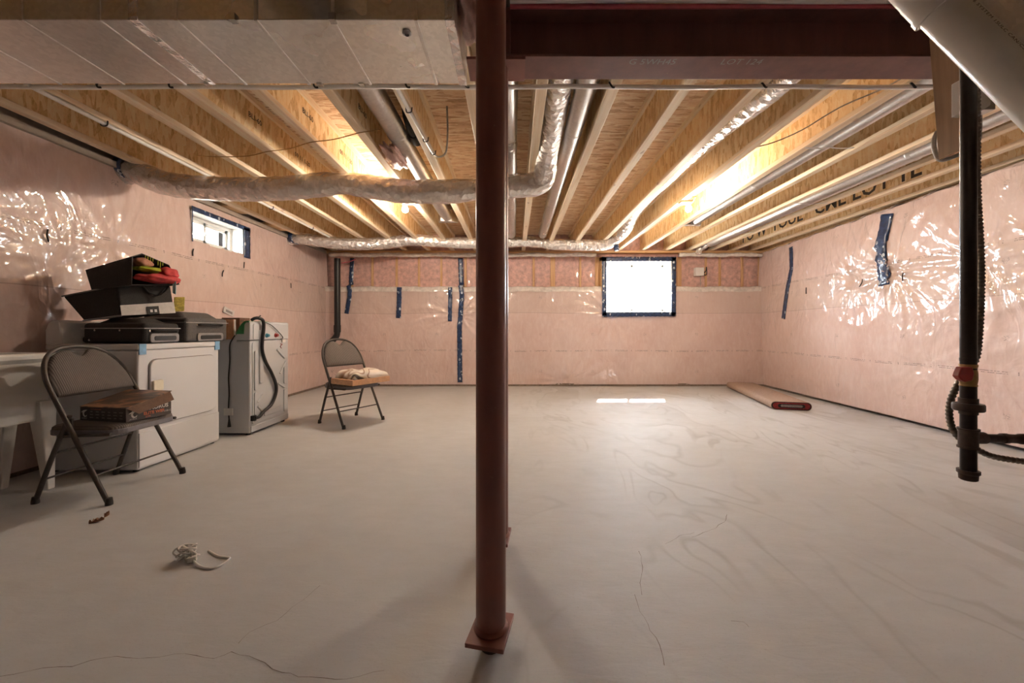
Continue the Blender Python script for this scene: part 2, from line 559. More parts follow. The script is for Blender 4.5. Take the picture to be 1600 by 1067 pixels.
_ph = np.random.rand(40, 4)
def sines(u, z, base, n, off):
    h = 0
    for k in range(n):
        a = _ph[(k + off) % 40]
        f = base * (0.6 + 1.6 * a[0])
        th = a[1] * PI
        h = h + np.sin(f * (u * math.cos(th) + z * math.sin(th)) + 6.28 * a[2]) * (.5 + a[3])
    return h / n
def wrinkles(u, z, pts):
    h = np.zeros_like(u)
    for (pu, pz, amp, L) in pts:
        du, dz = u - pu, z - pz
        r = np.sqrt(du * du + dz * dz) + 1e-6
        th = np.arctan2(dz, du)
        a1 = th * 7 + 2.2 * np.sin(th * 2 + pu * 7) + 1.2 * np.sin(r * 4)
        wav = 2.2 * (1 - np.abs(np.sin(a1))) ** 2.5 - .6 + .5 * np.sin(th * 17 + pz * 9 - r * 4)
        h += amp * wav * np.exp(-r / L) * np.clip(r / .06, 0, 1)
        h -= amp * 3.0 * np.exp(-(r / .07) ** 2)
    return h
L_ST = [(3.27, 1.70, .010, .42), (4.05, 1.80, .004, .15), (4.47, 1.62, .006, .25), (4.83, 1.70, .005, .2), (5.86, 1.70, .003, .2), (2.9, 1.5, .009, .5), (2.2, 1.75, .010, .45)]
R_ST = [(5.95, 1.62, .005, .2), (4.86, 1.62, .016, .36), (4.30, 1.66, .019, .5), (3.45, 1.66, .013, .5), (4.0, .62, .006, .3), (2.7, 1.6, .014, .5)]
B_ST = [(1.75, 1.28, .015, .5), (-1.0, 1.25, .012, .5), (.9, .1, .014, .4), (-.45, 1.3, .009, .5), (3.0, .1, .004, .35)]
def d_left(u, z):
    return .012 * sines(u, z, 1.6, 6, 0) + .006 * sines(u, z, 6, 8, 9) + wrinkles(u, z, L_ST)
def d_right(u, z):
    fold = .018 * np.sin(u * 9 + 2.2 * np.sin(z * 3 + u)) * np.exp(-((u - 4.0) / .9) ** 2) * np.clip((z - 1.2) / 1.0, 0, 1)
    return .016 * sines(u, z, 1.6, 6, 5) + .008 * sines(u, z, 6, 8, 14) + wrinkles(u, z, R_ST) + fold
def d_back(u, z):
    return .010 * sines(u, z, 1.8, 6, 20) + .006 * sines(u, z, 6.5, 8, 25) + wrinkles(u, z, B_ST)
def surf_left(y, z, off=0.0):
    y = np.asarray(y, float); z = np.asarray(z, float)
    return np.stack([XL + .03 * np.sin(z * 1.3) + d_left(y, z) + off, y, z], -1)
def surf_right(y, z, off=0.0):
    y = np.asarray(y, float); z = np.asarray(z, float)
    return np.stack([XR(y) - .03 * np.sin(z * 1.3) - d_right(y, z) - off, y, z], -1)
def surf_back(x, z, off=0.0):
    x = np.asarray(x, float); z = np.asarray(z, float)
    d = d_back(x, z) * np.clip((1.76 - z) / .1, 0, 1)
    return np.stack([x, YB - d - off + .0 * z, z], -1)
def surf_upper(x, z, off=0.0):
    x = np.asarray(x, float); z = np.asarray(z, float)
    return np.stack([x, YU - .012 * np.abs(np.sin((x + .02) * PI / .41)) - .004 * sines(x, z, 9, 8, 3) - off, z], -1)

def cuts(a, b, step, extra=()):
    s = sorted({a, b, *[e for e in extra if a < e < b]})
    out = [s[0]]
    for p, q in zip(s[:-1], s[1:]):
        n = max(1, int(round((q - p) / step)))
        out += [p + (q - p) * (k + 1) / n for k in range(n)]
    return np.array(out)
def wall_grid(surf, u0, u1, z0, z1, step, hole=None):
    us = cuts(u0, u1, step, hole[:2] if hole else ())
    zs = cuts(z0, z1, step, hole[2:] if hole else ())
    U, Z = np.meshgrid(us, zs, indexing='ij')
    pts = surf(U, Z).reshape(-1, 3)
    nz = len(zs)
    m = MB()
    m.v = [tuple(p) for p in pts.tolist()]
    for i in range(len(us) - 1):
        uc = (us[i] + us[i + 1]) / 2
        for j in range(nz - 1):
            if hole and hole[0] < uc < hole[1] and hole[2] < (zs[j] + zs[j + 1]) / 2 < hole[3]: continue
            m.f.append((i * nz + j, (i + 1) * nz + j, (i + 1) * nz + j + 1, i * nz + j + 1))
    return m

# window openings
WL = (4.03, 4.78, 1.95, 2.255)       # left window: y0 y1 z0 z1
WB = (1.625, 2.785, 1.315, 2.235)    # back window: x0 x1 z0 z1
YR = -3.2                            # rear wall behind the camera
# floor
m = MB().box(-3.8, 4.9, YR - .2, 7.5, -.2, 0)
floor = structure(m.build('floor', 'concrete'), 'pale trowelled concrete basement floor with cracks and damp marks')
# left wall
m = wall_grid(surf_left, YR, 6.95, .035, ZT, .022, WL)
wall_left = structure(m.build('wall_left', 'poly_x', smooth=180), 'pink insulation under clear poly sheet, side wall behind the laundry machines')
m = MB()
m.box(-3.75, -3.56, YR - .2, WL[0], 0, ZS); m.box(-3.75, -3.56, WL[1], 7.5, 0, ZS)
m.box(-3.75, -3.56, WL[0], WL[1], 0, WL[2]); m.box(-3.75, -3.56, WL[0], WL[1], WL[3], ZS)
m.build('concrete_backing', 'concrete_side', wall_left)
# right wall
m = wall_grid(surf_right, YR, 6.95, .035, 2.385, .022)
wall_right = structure(m.build('wall_right', 'poly_x', smooth=180), 'pink insulation under glossy wrinkled poly sheet, wall beside the gas pipe')
MB().box(4.58, 4.8, YR - .2, 7.5, 0, ZS).build('concrete_backing', 'concrete_side', wall_right)
# back wall: lower bulge, ledge, recessed upper part
m = wall_grid(surf_back, -3.42, 4.48, .035, 1.765, .022, (WB[0], WB[1], WB[2], 1.765))
wall_back = structure(m.build('wall_back', 'poly_y', smooth=180), 'pink insulation under poly sheet below exposed stud bays, far wall with the window')
m = wall_grid(surf_upper, -3.42, 4.48, 1.74, 2.42, .03, (WB[0], WB[1], 1.74, WB[3]))
m.build('upper_insulation', 'batt', wall_back, smooth=180)
m = MB()
for a, b in ((-3.42, WB[0]), (WB[1], 4.48)):
    n = int((b - a) / .06)
    for k in range(n):
        x0, x1 = a + (b - a) * k / n, a + (b - a) * (k + 1) / n
        def q(x):
            w = .006 * math.sin(x * 9) + .004 * math.sin(x * 31)
            return [(x, YB - .016 + w, 1.69 + w), (x, YB - .018 + w, 1.77 + w), (x, YB + .03, 1.785 + w), (x, YU, 1.79)]
        A, B = q(x0), q(x1)
        m.add(A + B, [(0, 1, 5, 4), (1, 2, 6, 5), (2, 3, 7, 6)])
m.build('ledge_flap', 'clear_poly', wall_back, smooth=180)
m = MB()
m.box(-3.8, WB[0], 7.17, 7.45, 0, ZS); m.box(WB[1], 4.9, 7.17, 7.45, 0, ZS)
m.box(WB[0], WB[1], 7.17, 7.45, 0, WB[2] - .0); m.box(WB[0], WB[1], 7.17, 7.45, WB[3], ZS)
m.build('concrete_backing', 'concrete_side', wall_back)
# studs of the upper part
for px in (549, 581, 619, 654, 689, 727, 834, 864, 907, 934, 1062, 1104, 1126, 1161, 1188):
    w = .085 if px in (864, 934, 1062) else .038
    x = (px - CX) / F * 6.97
    MB().box(x - w / 2, x + w / 2, YU - .03, YU + .06, 1.79, 2.33).build('stud', 'lumber_z', wall_back, bevel=.003)
# rear wall behind the camera
m = MB()
m.box(-3.8, 4.9, YR - .2, YR, 0, ZS)
structure(m.build('wall_front', 'concrete_side'), 'plain wall behind the viewpoint')
# ceiling: subfloor sheets
ceil = structure(MB().box(-3.8, 4.9, YR - .2, 7.5, ZS + .018, ZS + .1).build('ceiling', 'subfloor'), 'OSB subfloor seen between the joists')
y = YR
row = 0
while y < 7.2:
    x = -3.55 - (1.2 if row % 2 else 0)
    while x < 4.6:
        xa, xb = max(x, -3.56), min(x + 2.44, 4.58)
        ya, yb = max(y, YR), min(y + 1.22, 7.17)
        if xb - xa > .05 and yb - ya > .05:
            MB().box(xa + .002, xb - .002, ya + .002, yb - .002, ZS, ZS + .018).build('osb_panel', 'subfloor', ceil)
        x += 2.44
    y += 1.22; row += 1
# dark joint at the foot of the walls, sill plates at the top
structure(MB().box(-3.46, 4.56, YB + .005, YB + .12, 0, .05).build('baseboard_back', 'rim_joint'))
structure(MB().box(-3.54, XL - .01, YR, 6.9, 0, .05).build('baseboard_left', 'rim_joint'))
m = MB().hexa([(4.03, YR, 0), (4.15, YR, 0), (4.15, YR, .05), (4.03, YR, .05), (4.45, 6.9, 0), (4.55, 6.9, 0), (4.55, 6.9, .05), (4.45, 6.9, .05)])
structure(m.build('baseboard_right', 'rim_joint'))
structure(MB().box(-3.40, 4.46, YB + .0, YU + .1, 2.385, 2.424).build('trim_1', 'lumber_x', bevel=.003), 'spruce plate along the top of the far wall')
m = MB()
for a, b in ((-3.30, 1.45), (2.93, 4.40)):
    k = int((b - a) / .05)
    m.tube([(a + (b - a) * i / k, YB - .03 + .006 * math.sin(i * .9), 2.342 + .006 * math.sin(i * .37)) for i in range(k + 1)], [.036 + .006 * math.sin(i * 1.3) for i in range(k + 1)], 10)
structure(m.build('trim_2', 'clear_poly', smooth=180), 'rolled clear poly edge along the top of the far wall')
structure(MB().box(-3.56, -3.36, YR, 6.9, 2.375, 2.424).build('trim_3', 'shell'), 'plate on top of the side wall')
m = MB().box(-3.57, -3.50, YR, 7.1, 2.424, ZS)
structure(m.build('trim_4', 'shell'), 'grey board closing the joist space along the side wall')
m = MB().box(4.46, 4.56, YR, 7.1, 2.38, ZS)
structure(m.build('trim_5', 'lumber_x'), 'rim board above the glossy side wall')
m = MB()
for i in range(90):
    y0 = 2.0 + i * .054
    m.add([(XR(y0) - .05 - .012 * math.sin(i * 1.7), y0, 2.37 + .012 * math.sin(i * .8)), (XR(y0) + .22, y0, 2.43 + .01 * math.sin(i * 2.1))], [])
m.f = [(2 * i, 2 * i + 2, 2 * i + 3, 2 * i + 1) for i in range(89)]
structure(m.build('trim_6', 'clear_poly', smooth=180), 'crumpled clear poly edge along the top of the glossy side wall')

# concrete cracks (drawn from the slab itself)
def ribbon_floor(pix, w, jit=.0):
    pts = [fl(*p) for p in pix]
    out = []
    for a, b in zip(pts[:-1], pts[1:]):
        n = max(2, int((b - a).length / .03))
        for k in range(n):
            t = k / n
            q = a.lerp(b, t)
            out.append(q + Vector((random.uniform(-jit, jit), random.uniform(-jit, jit), 0)))
    out.append(pts[-1])
    m = MB()
    for i, q in enumerate(out):
        d = (out[min(i + 1, len(out) - 1)] - out[max(i - 1, 0)]).normalized()
        s = Vector((-d.y, d.x, 0)) * w * random.uniform(.3, 1)
        m.v += [tuple(q + s + Vector((0, 0, .0012))), tuple(q - s + Vector((0, 0, .0012)))]
    m.f = [(2 * i, 2 * i + 1, 2 * i + 3, 2 * i + 2) for i in range(len(out) - 1)]
    return m
for pix in ([(0, 1056), (70, 1044), (118, 1040), (160, 1028), (235, 1027), (290, 1022), (338, 1028), (362, 1019), (400, 1030), (425, 1045), (468, 1058), (540, 1062), (600, 1048)],
            [(372, 1006), (390, 988), (432, 970), (470, 940), (500, 915)],
            [(1000, 862), (1004, 885), (1001, 910), (1003, 930)], [(990, 930), (1000, 955), (1030, 1010), (1038, 1040)],
            [(1080, 840), (1112, 828), (1132, 815), (1136, 804)], [(1040, 850), (1062, 838), (1085, 832)], [(1140, 970), (1160, 972), (1170, 980)]):
    ribbon_floor(pix, .0013, .005).build('crack', 'crack', floor)

# ------------------------------------------------------------------ windows
def window(name, label, org, right, w, h, nrm, depth, glass_d):
    """opening with its sill at org (lower left seen from the room); nrm points outside"""
    r, n = Vector(right), Vector(nrm)
    u = Vector((0, 0, 1))
    root = thing(name, label, 'window', tuple(org + r * w / 2))
    root['kind'] = 'structure'
    del root['category']
    Mx = Matrix((r, n, u)).transposed().to_4x4(); Mx.translation = org
    def bx(nm, mt, x0, x1, y0, y1, z0, z1, par=root, **kw):
        return MB().box(x0, x1, y0, y1, z0, z1, Mx).build(nm, mt, par, **kw)
    t = .012
    for nm, a in (('sill', (0, w, 0, depth, -t, 0)), ('head_liner', (0, w, 0, depth, h, h + t)), ('jamb_liner', (-t, 0, 0, depth, -t, h + t)), ('jamb_liner', (w, w + t, 0, depth, -t, h + t))):
        bx(nm, 'vinyl', *a)
    g = glass_d; k = .035
    fr = MB()
    for a in ((0, w, 0, k), (0, w, h - k, h)): fr.box(a[0], a[1], g - .03, g + .03, a[2], a[3], Mx)
    for a in ((0, k), (w - k, w)): fr.box(a[0], a[1], g - .03, g + .03, k, h - k, Mx)
    fr.build('window_frame', 'vinyl', root)
    mid = w * .46
    for (a, b, off) in ((k, mid + .02, -.012), (mid - .02, w - k, .012)):
        s = MB(); q = .034
        s.box(a, b, g + off - .01, g + off + .01, k, k + q, Mx); s.box(a, b, g + off - .01, g + off + .01, h - k - q, h - k, Mx)
        s.box(a, a + q, g + off - .01, g + off + .01, k, h - k, Mx); s.box(b - q, b, g + off - .01, g + off + .01, k, h - k, Mx)
        so = s.build('sash', 'vinyl', root)
        bx('pane', 'glass', a + q, b - q, g + off - .002, g + off + .002, k + q, h - k - q, so)
    bx('latch', 'vinyl', mid - .012, mid + .012, g - .04, g - .02, h * .42, h * .52)
    return root
win_back = window('window_1', 'two-pane sliding basement window in far wall, edged with blue tape', Vector((WB[0], 6.83, WB[2])), (1, 0, 0), WB[1] - WB[0], WB[3] - WB[2], (0, 1, 0), .36, .27)
win_left = window('window_2', 'small high sliding window in side wall above washer, edged with blue tape', Vector((-3.385, WL[0], WL[2])), (0, 1, 0), WL[1] - WL[0], WL[3] - WL[2], (-1, 0, 0), .30, .17)

def tape_strip(surf, path, w, name, parent=None, off=.006, lab=None):
    us, zs = [], []
    n = 0
    dense = []
    for (a, b) in zip(path[:-1], path[1:]):
        L = math.hypot(b[0] - a[0], b[1] - a[1])
        k = max(2, int(L / .03))
        for i in range(k): dense.append((a[0] + (b[0] - a[0]) * i / k, a[1] + (b[1] - a[1]) * i / k))
    dense.append(path[-1])
    m = MB()
    for i, q in enumerate(dense):
        p0, p1 = dense[max(i - 1, 0)], dense[min(i + 1, len(dense) - 1)]
        dx, dz = p1[0] - p0[0], p1[1] - p0[1]
        l = math.hypot(dx, dz) or 1
        nx, nz = -dz / l, dx / l
        ww = w * (1 + .06 * math.sin(i * 2.3))
        for s in (-1, -.33, .33, 1):
            p = surf(q[0] + nx * ww / 2 * s, q[1] + nz * ww / 2 * s, off)
            m.v.append(tuple(float(c) for c in p))
    for i in range(len(dense) - 1):
        for s in range(3):
            m.f.append((4 * i + s, 4 * i + s + 1, 4 * i + s + 5, 4 * i + s + 4))
    o = m.build(name, 'tape', parent, smooth=60, solid=.003)
    if lab: tag(o, lab, 'tape', 'blue tape strips on the poly')
    return o
def flat_back(x, z, off=0.0):
    return np.stack([np.asarray(x, float), 6.822 - off + 0 * np.asarray(z, float), np.asarray(z, float)], -1)
x0, x1, z0, z1 = WB
for pth in ([(x0 - .075, z1 + .03), (x1 + .085, z1 + .03)], [(x0 - .06, z0 - .035), (x1 + .085, z0 - .03)], [(x0 - .03, z0 - .06), (x0 - .035, z1 + .06)], [(x1 + .04, z0 - .06), (x1 + .045, z1 + .06)]):
    tape_strip(flat_back, pth, .078, 'tape_strip', win_back)
# the tape bridges over the recessed stud bays on a poly skirt
m = MB()
for a in ((x0 - .08, x0 - .005, 1.70, z1 + .07), (x1 + .005, x1 + .09, 1.70, z1 + .07)): m.box(a[0], a[1], 6.828, YU + .02, a[2], a[3])
m.box(x0 - .08, x1 + .09, 6.828, YU + .02, z1 + .005, z1 + .07)
m.build('rough_frame', 'lumber_x', win_back)
y0, y1, z0, z1 = WL
def flat_left(y, z, off=0.0):
    s = surf_left(y, z, off); s[..., 0] = np.maximum(s[..., 0], -3.375) + .004; return s
tape_strip(flat_left, [(y0 - .02, z1 + .022), (y1 + .12, z1 + .022)], .05, 'tape_strip', win_left)
tape_strip(flat_left, [(y1 + .06, z1 + .03), (y1 + .062, z0 - .04)], .115, 'tape_strip', win_left)
tape_strip(flat_left, [(y0 - .012, z1 + .04), (y0 - .012, z0 - .02)], .012, 'tape_strip', win_left)

def wall_uv(px, py, plane):
    if plane == 'B': Y = YB; return ((px - CX) / F * Y, 1 - (py - CY) / F * Y)
    if plane == 'U': Y = YU; return ((px - CX) / F * Y, 1 - (py - CY) / F * Y)
    if plane == 'R':
        Y = 4.3 * F / (px - CX)
        for _ in range(6): Y = (float(XR(Y)) - .03) * F / (px - CX)
        return (Y, 1 - (py - CY) / F * Y)
    Y = 3.38 * F / (CX - px)
    return (Y, 1 - (py - CY) / F * Y)
def surf_both(x, z, off=0.0):
    # over the lower bulge, out over the ledge flap, back to the recessed studs
    z = np.asarray(z, float)
    lo = surf_back(x, z, off + .012); up = surf_upper(x, z, off + .03)
    over = np.clip((z - 1.60) / .06, 0, 1)[..., None]
    flap = lo.copy(); flap[..., 1] = np.minimum(lo[..., 1], YB - .036)
    lo = lo * (1 - over) + flap * over
    k = np.clip((z - 1.80) / .03, 0, 1)[..., None]
    return lo * (1 - k) + up * k
tape_strip(surf_both, [wall_uv(552, 404, 'U'), wall_uv(550, 440, 'U'), wall_uv(548, 455, 'B'), wall_uv(542, 490, 'B')], .075, 'tape_strip', lab='jagged blue tape strip hanging beside the black pipe')
tape_strip(surf_both, [wall_uv(625, 449, 'B'), wall_uv(623, 497, 'B')], .085, 'tape_strip', lab='short blue tape strip under the ledge, nearer the black pipe')
tape_strip(surf_both, [wall_uv(704, 449, 'B'), wall_uv(703, 502, 'B')], .07, 'tape_strip', lab='short blue tape strip under the ledge, beside the long strip')
tape_strip(surf_both, [wall_uv(720, 404, 'U'), wall_uv(721, 440, 'U'), wall_uv(722, 460, 'B'), wall_uv(718, 510, 'B'), wall_uv(719, 597, 'B')], .085, 'tape_strip', lab='long blue tape strip running from far wall top to the floor')
tape_strip(surf_right, [wall_uv(1234, 386, 'R'), wall_uv(1236, 420, 'R'), wall_uv(1230, 450, 'R'), wall_uv(1223, 498, 'R')], .085, 'tape_strip', lab='narrow crooked blue tape strip near the far corner above the rolled rug')
tape_strip(surf_right, [wall_uv(1384, 334, 'R'), wall_uv(1376, 380, 'R'), wall_uv(1381, 446, 'R')], .13, 'tape_strip', off=.012, lab='wide blue tape strip on the glossy wall below the joists')

# black bent fasteners poking through the poly
for k, (px, py, pl) in enumerate([(70, 368, 'L'), (301, 394, 'L'), (347, 427, 'L'), (380, 414, 'L'), (453, 446, 'L'), (1260, 454, 'R'), (1346, 442, 'R'), (1411, 432, 'R')]):
    u, z = wall_uv(px, py, pl)
    s = surf_left if pl == 'L' else surf_right
    h = .045 if k in (0, 5, 6, 7) else .035
    pts = [Vector(s(u + .01, z + h, .006)), Vector(s(u - .012, z, .02)), Vector(s(u + .008, z - h, .006))]
    o = MB().tube(pts, .0055, 6, True, 4).build('insulation_fastener', 'black_plastic', smooth=60)
    tag(o, 'black bent fastener ' + ['in radiating poly wrinkles above the laundry tub', 'in the poly under the untaped corner of the small window', 'in the poly just above the crooked card', 'in the poly under the taped side of the small window', 'in the side wall poly near the far corner',
        'in the glossy poly beside the narrow tape strip', 'in the glossy poly between the two tape strips', 'in glossy poly between wide tape strip and gas pipe'][k], 'fastener', 'black fasteners in the poly walls')

# ------------------------------------------------------------------ joists
JX = [-3.24, -2.815, -2.39, -1.965, -1.54, -1.115, -.69, -.265, .16, .585, 1.01, 1.435, 1.86, 2.285, 2.71, 3.12, 3.52, 3.90, 4.26]
JL = {-2.815: 'I-joist carrying the white pipe clipped along its flange, near the side wall', 3.90: 'I-joist with big black stencilled letters on its OSB web',
      -1.54: 'I-joist with small black print, third over from the black elbow', -1.965: 'I-joist with small black print, crossed by the tan cable', 4.26: 'outermost I-joist hugging the glossy wall',
      -2.39: 'I-joist next over from the one with the white pipe clipped along it', -1.115: 'I-joist with faint print beside the round duct and pink tuft',
      -.265: 'I-joist between the bay with the black elbow and the columns', .16: 'I-joist between the straight round duct and the silver flexible duct',
      .585: 'I-joist right beside the paired silver flexible and round ducts', 1.01: 'plain I-joist midway between the two silver flexible ducts',
      1.435: 'I-joist beside the window-side flexible duct, on its column side', 1.86: 'I-joist beside the window-side flexible duct, on its bare bulb side',
      2.285: 'I-joist between the bulb near the window and the round duct with boot', 2.71: 'I-joist on glossy-wall side of the round duct with boot',
      3.12: 'I-joist on bulb side of the round duct nearest the glossy wall', 3.52: 'I-joist between the outermost round duct and the stencilled joist',
      -3.24: 'outermost I-joist along the side wall above the small window', -.69: 'I-joist with a short white pipe and cable loop clipped underneath'}
proto_m = {}
jobj = {}
for x in JX:
    lab = JL.get(x, 'I-joist with pale spruce flanges and plain OSB web across the ceiling')
    t = thing('floor_joist', lab, 'joist', (x, 2.0, ZJ), 0, 'I-joists across the ceiling')
    jobj[x] = t
    e = 7.08
    MB().box(x - .033, x + .033, YR, e, ZJ, ZJ + .038).build('bottom_flange', 'flange', t, bevel=.003, bseg=1)
    MB().box(x - .005, x + .005, YR, e, ZJ + .038, ZS - .038).build('web', 'web', t)
    MB().box(x - .033, x + .033, YR, e, ZS - .038, ZS).build('top_flange', 'flange', t)
for x, yc in ((-1.965, 3.0), (-1.54, 2.95), (-1.115, 2.9)):
    Mx = frame((0, 1, 0), (0, 0, 1), (x + .0065, yc, ZJ + .17))
    w = [c for c in jobj[x].children if c.name.startswith('web')][0]
    text_mesh('BLI-60', .055, Mx @ Matrix.Translation((-.1, .0, 0)), 'lettering', 'black_ink', w, 1.05, .001)
    text_mesh('I-JOIST  APA  PRI', .035, Mx @ Matrix.Translation((-.62, .04, 0)), 'lettering', 'black_ink', w, 1.2)
    text_mesh('09 11 1-20', .055, Mx @ Matrix.Translation((.55, -.02, 0)), 'lettering', 'black_ink', w, 1.05, .001)
w = [c for c in jobj[3.90].children if c.name.startswith('web')][0]
for s, yc in (('LOT 1E', 4.05), ('CML', 4.75), ('TOUL', 5.5), ('PO W', 6.25)):
    text_mesh(s, .24, frame((0, -1, 0), (0, 0, 1), (3.90 - .0065, yc, ZJ + .14)), 'lettering', 'black_ink', w, 1.0, .004)
# pink batts stuffed between the joist ends
xs = JX
for a, b in zip(xs[:-1], xs[1:]):
    m = MB()
    nx, nz = 8, 5
    for i in range(nx + 1):
        for j in range(nz + 1):
            px_, pz_ = a + .006 + (b - a - .012) * i / nx, ZJ + .0 + (ZS - ZJ) * j / nz
            bul = .06 * math.sin(PI * i / nx) * (.4 + math.sin(PI * j / nz)) + random.uniform(-.012, .012)
            m.v.append((px_, 6.98 - bul, pz_))
    m.f = [(i * (nz + 1) + j, (i + 1) * (nz + 1) + j, (i + 1) * (nz + 1) + j + 1, i * (nz + 1) + j + 1) for i in range(nx) for j in range(nz)]
    o = m.build('joist_end_batt', 'batt', wall_back, smooth=180)
MB().box(-3.56, 4.56, 7.06, 7.17, ZJ - .0, ZS).build('rim_board', 'lumber_x', wall_back)
# blocking pieces at side walls
for (x0_, x1_, yy) in ((-3.50, -3.27, 4.55), (-3.50, -3.27, 5.35)):
    o = MB().box(x0_, x1_, yy - .16, yy + .16, ZJ - .0, ZJ + .04).build('wood_block', 'lumber_x', bevel=.003)
    tag(o, 'short spruce block over the side wall ' + ('above the small window' if yy < 5 else 'by the far flexible duct end'), 'block', 'spruce blocks over the side wall')

# ------------------------------------------------------------------ steel beam and columns
t = thing('steel_beam', 'dark red primed steel I-beam across the ceiling', 'beam', (2.2, 1.765, 2.20))
BY0, BY1 = 1.69, 1.845
MB().box(-.10, 4.5, BY0, BY1, 2.205, 2.217).build('bottom_flange', 'beam_steel', t, bevel=.002)
MB().box(-.10, 4.5, 1.763, 1.771, 2.217, 2.411).build('web', 'beam_steel', t)
MB().box(-.10, 4.5, BY0, BY1, 2.411, 2.423).build('top_flange', 'beam_steel', t, bevel=.002)
MB().box(-.028, -.018, BY0 + .005, 1.763, 2.217, 2.411).build('stiffener', 'beam_steel', t)
o = text_mesh('G 5WH45', .05, frame((1, 0, 0), (0, -1, 0), (.62, 1.725, 2.2045)), 'chalk_mark', 'grey_ink', t)
o = text_mesh('LOT 124', .05, frame((1, 0, 0), (0, -1, 0), (1.02, 1.725, 2.2045)), 'chalk_mark', 'grey_ink', t)

def column(x, y, r, z0, z1, plate_rot, lab, cap):
    t = thing('steel_column', lab, 'column', (x, y, 0))
    MB().lathe([(r, z0 + .012), (r, z1)], 32, Matrix.Translation((x, y, 0))).build('post', 'red_steel', t, smooth=40)
    Mx = Matrix.Translation((x, y, 0)) @ Matrix.Rotation(plate_rot, 4, 'Z')
    MB().box(-.060, .060, -.078, .072, z0, z0 + .014, Mx).build('base_plate', 'red_steel', t, bevel=.002)
    MB().lathe([(.017, .008), (.017, z0 + .002)], 14, Matrix.Translation((x, y, 0))).build('jack_screw', 'fitting_iron', t, smooth=40)
    MB().lathe([(.032, 0), (.030, .006), (.022, .012)], 18, Matrix.Translation((x, y, 0))).build('foot_plate', 'fitting_iron', t, smooth=40)
    MB().box(x - cap, x + cap, y - .075, y + .075, z1, z1 + .012).build('cap_plate', 'red_steel', t)
    m = MB()
    m.lathe([(r + .003, z0 + .014), (r + .008, z0 + .018), (r + .001, z0 + .03)], 24, Matrix.Translation((x, y, 0)))
    m.build('weld', 'red_steel', t, smooth=60)
    return t
column(-.075, 1.215, .0475, .048, 2.413, math.radians(-12), 'round red-brown steel column standing in front of the other column', .075)
column(-.082, 1.765, .053, .048, 2.193, math.radians(-6), 'red-brown steel column under the beam end, mostly hidden by the other column', .13)

# ------------------------------------------------------------------ ducts
# rectangular trunk duct
t = thing('trunk_duct', 'long rectangular sheet-metal duct hanging beside the column', 'duct', (-1.9, 1.68, 2.2))
DX0, DX1, DY0, DY1, DZ0, DZ1 = -3.36, -.24, 1.485, 1.87, 2.2, 2.42
MB().box(DX0, DX1, DY0, DY1, DZ0, DZ1).build('duct_body', 'galv_duct', t, bevel=.003)
for px in (-90, 34, 155, 275, 400, 520, 650):
    x = (px - CX) / F * DY0
    wid = .007
    MB().box(x - wid, x + wid, DY0 - .004, DY1 + .004, DZ0 - .005, DZ1 - .01).build('cleat', 'galv_dull', t, bevel=.002)
x = (208 - CX) / F * DY0
MB().box(x - .018, x + .018, DY0 - .003, DY1 + .003, DZ0 - .003, DZ1 - .01).build('foil_seal', 'foil', t)
MB().box(DX1 - .03, DX1 + .008, DY0 - .006, DY1 + .006, DZ0 - .006, DZ1).build('end_flange', 'foil', t, bevel=.003)
m = MB().lathe([(.016, 0), (.018, .006), (.010, .012), (.008, .004)], 16, Matrix.Translation((-.434, 1.545, DZ0)) @ Matrix.Rotation(PI, 4, 'X'))
m.build('test_port', 'grey_plastic', t, smooth=60)
for px, py in ((500, 130), (565, 130), (325, 130), (365, 34), (520, 34)):
    Y = DY1 if py > 100 else DY0
    x = (px - CX) / F * Y
    MB().box(x - .012, x + .012, Y - .012, Y + .012, DZ0 - .007, DZ0 + .02).build('corner_clip', 'chrome', t)

def round_duct(x, y0, y1, z, r, lab, joints, boot=None, straps=()):
    t = thing('round_duct', lab, 'duct', (x, (y0 + y1) / 2, z - r))
    m = MB(); m.tube([(x, y0, z), (x, y1, z)], r, 28); m.build('pipe', 'galv', t, smooth=50)
    for yj in joints:
        m = MB(); m.tube([(x, yj - .03, z), (x, yj - .022, z), (x, yj, z), (x, yj + .008, z)], [r + .0005, r + .004, r + .004, r + .0005], 28)
        m.build('crimp_joint', 'galv', t, smooth=50)
    for yj in straps:
        pts = [(x - .19, yj, ZJ + .0), (x - r * 1.0, yj, z - r * .7 if z - r * .7 < ZJ else ZJ - .004), (x, yj, z - r - .002), (x + r * 1.0, yj, ZJ - .004), (x + .19, yj, ZJ)]
        MB().tube(pts, .009, 6, True, 4, .25).build('hanger_strap', 'galv_dull', t, smooth=60)
    if boot:
        MB().hexa([(x - r, boot, z - r), (x + r, boot, z - r), (x + r, boot, z + r), (x - r, boot, z + r),
                   (x - .13, boot + .16, z - r + .02), (x + .13, boot + .16, z - r + .02), (x + .13, boot + .16, ZS - .01), (x - .13, boot + .16, ZS - .01)]).build('boot', 'galv', t, bevel=.004)
    return t
round_duct(-.90, YR + .3, 5.1, 2.515, .076, 'round galvanised duct with pink insulation tucked against it', (2.95, 4.2), 5.06)
round_duct(-.05, YR + .3, 5.99, 2.50, .07, 'round galvanised duct running straight behind the columns', (3.1, 4.6))
round_duct(.44, YR + .3, 6.02, 2.505, .066, 'round galvanised duct beside the silver flexible duct', (2.9, 4.55))
round_duct(2.46, YR + .3, 5.25, 2.500, .068, 'round galvanised duct ending at a boot by the bare bulb', (3.9,), 5.2, (3.0,))
round_duct(3.32, YR + .3, 6.5, 2.49, .078, 'round galvanised duct in joist bay nearest the glossy wall', (3.2, 5.2), None, (4.3, 5.6))
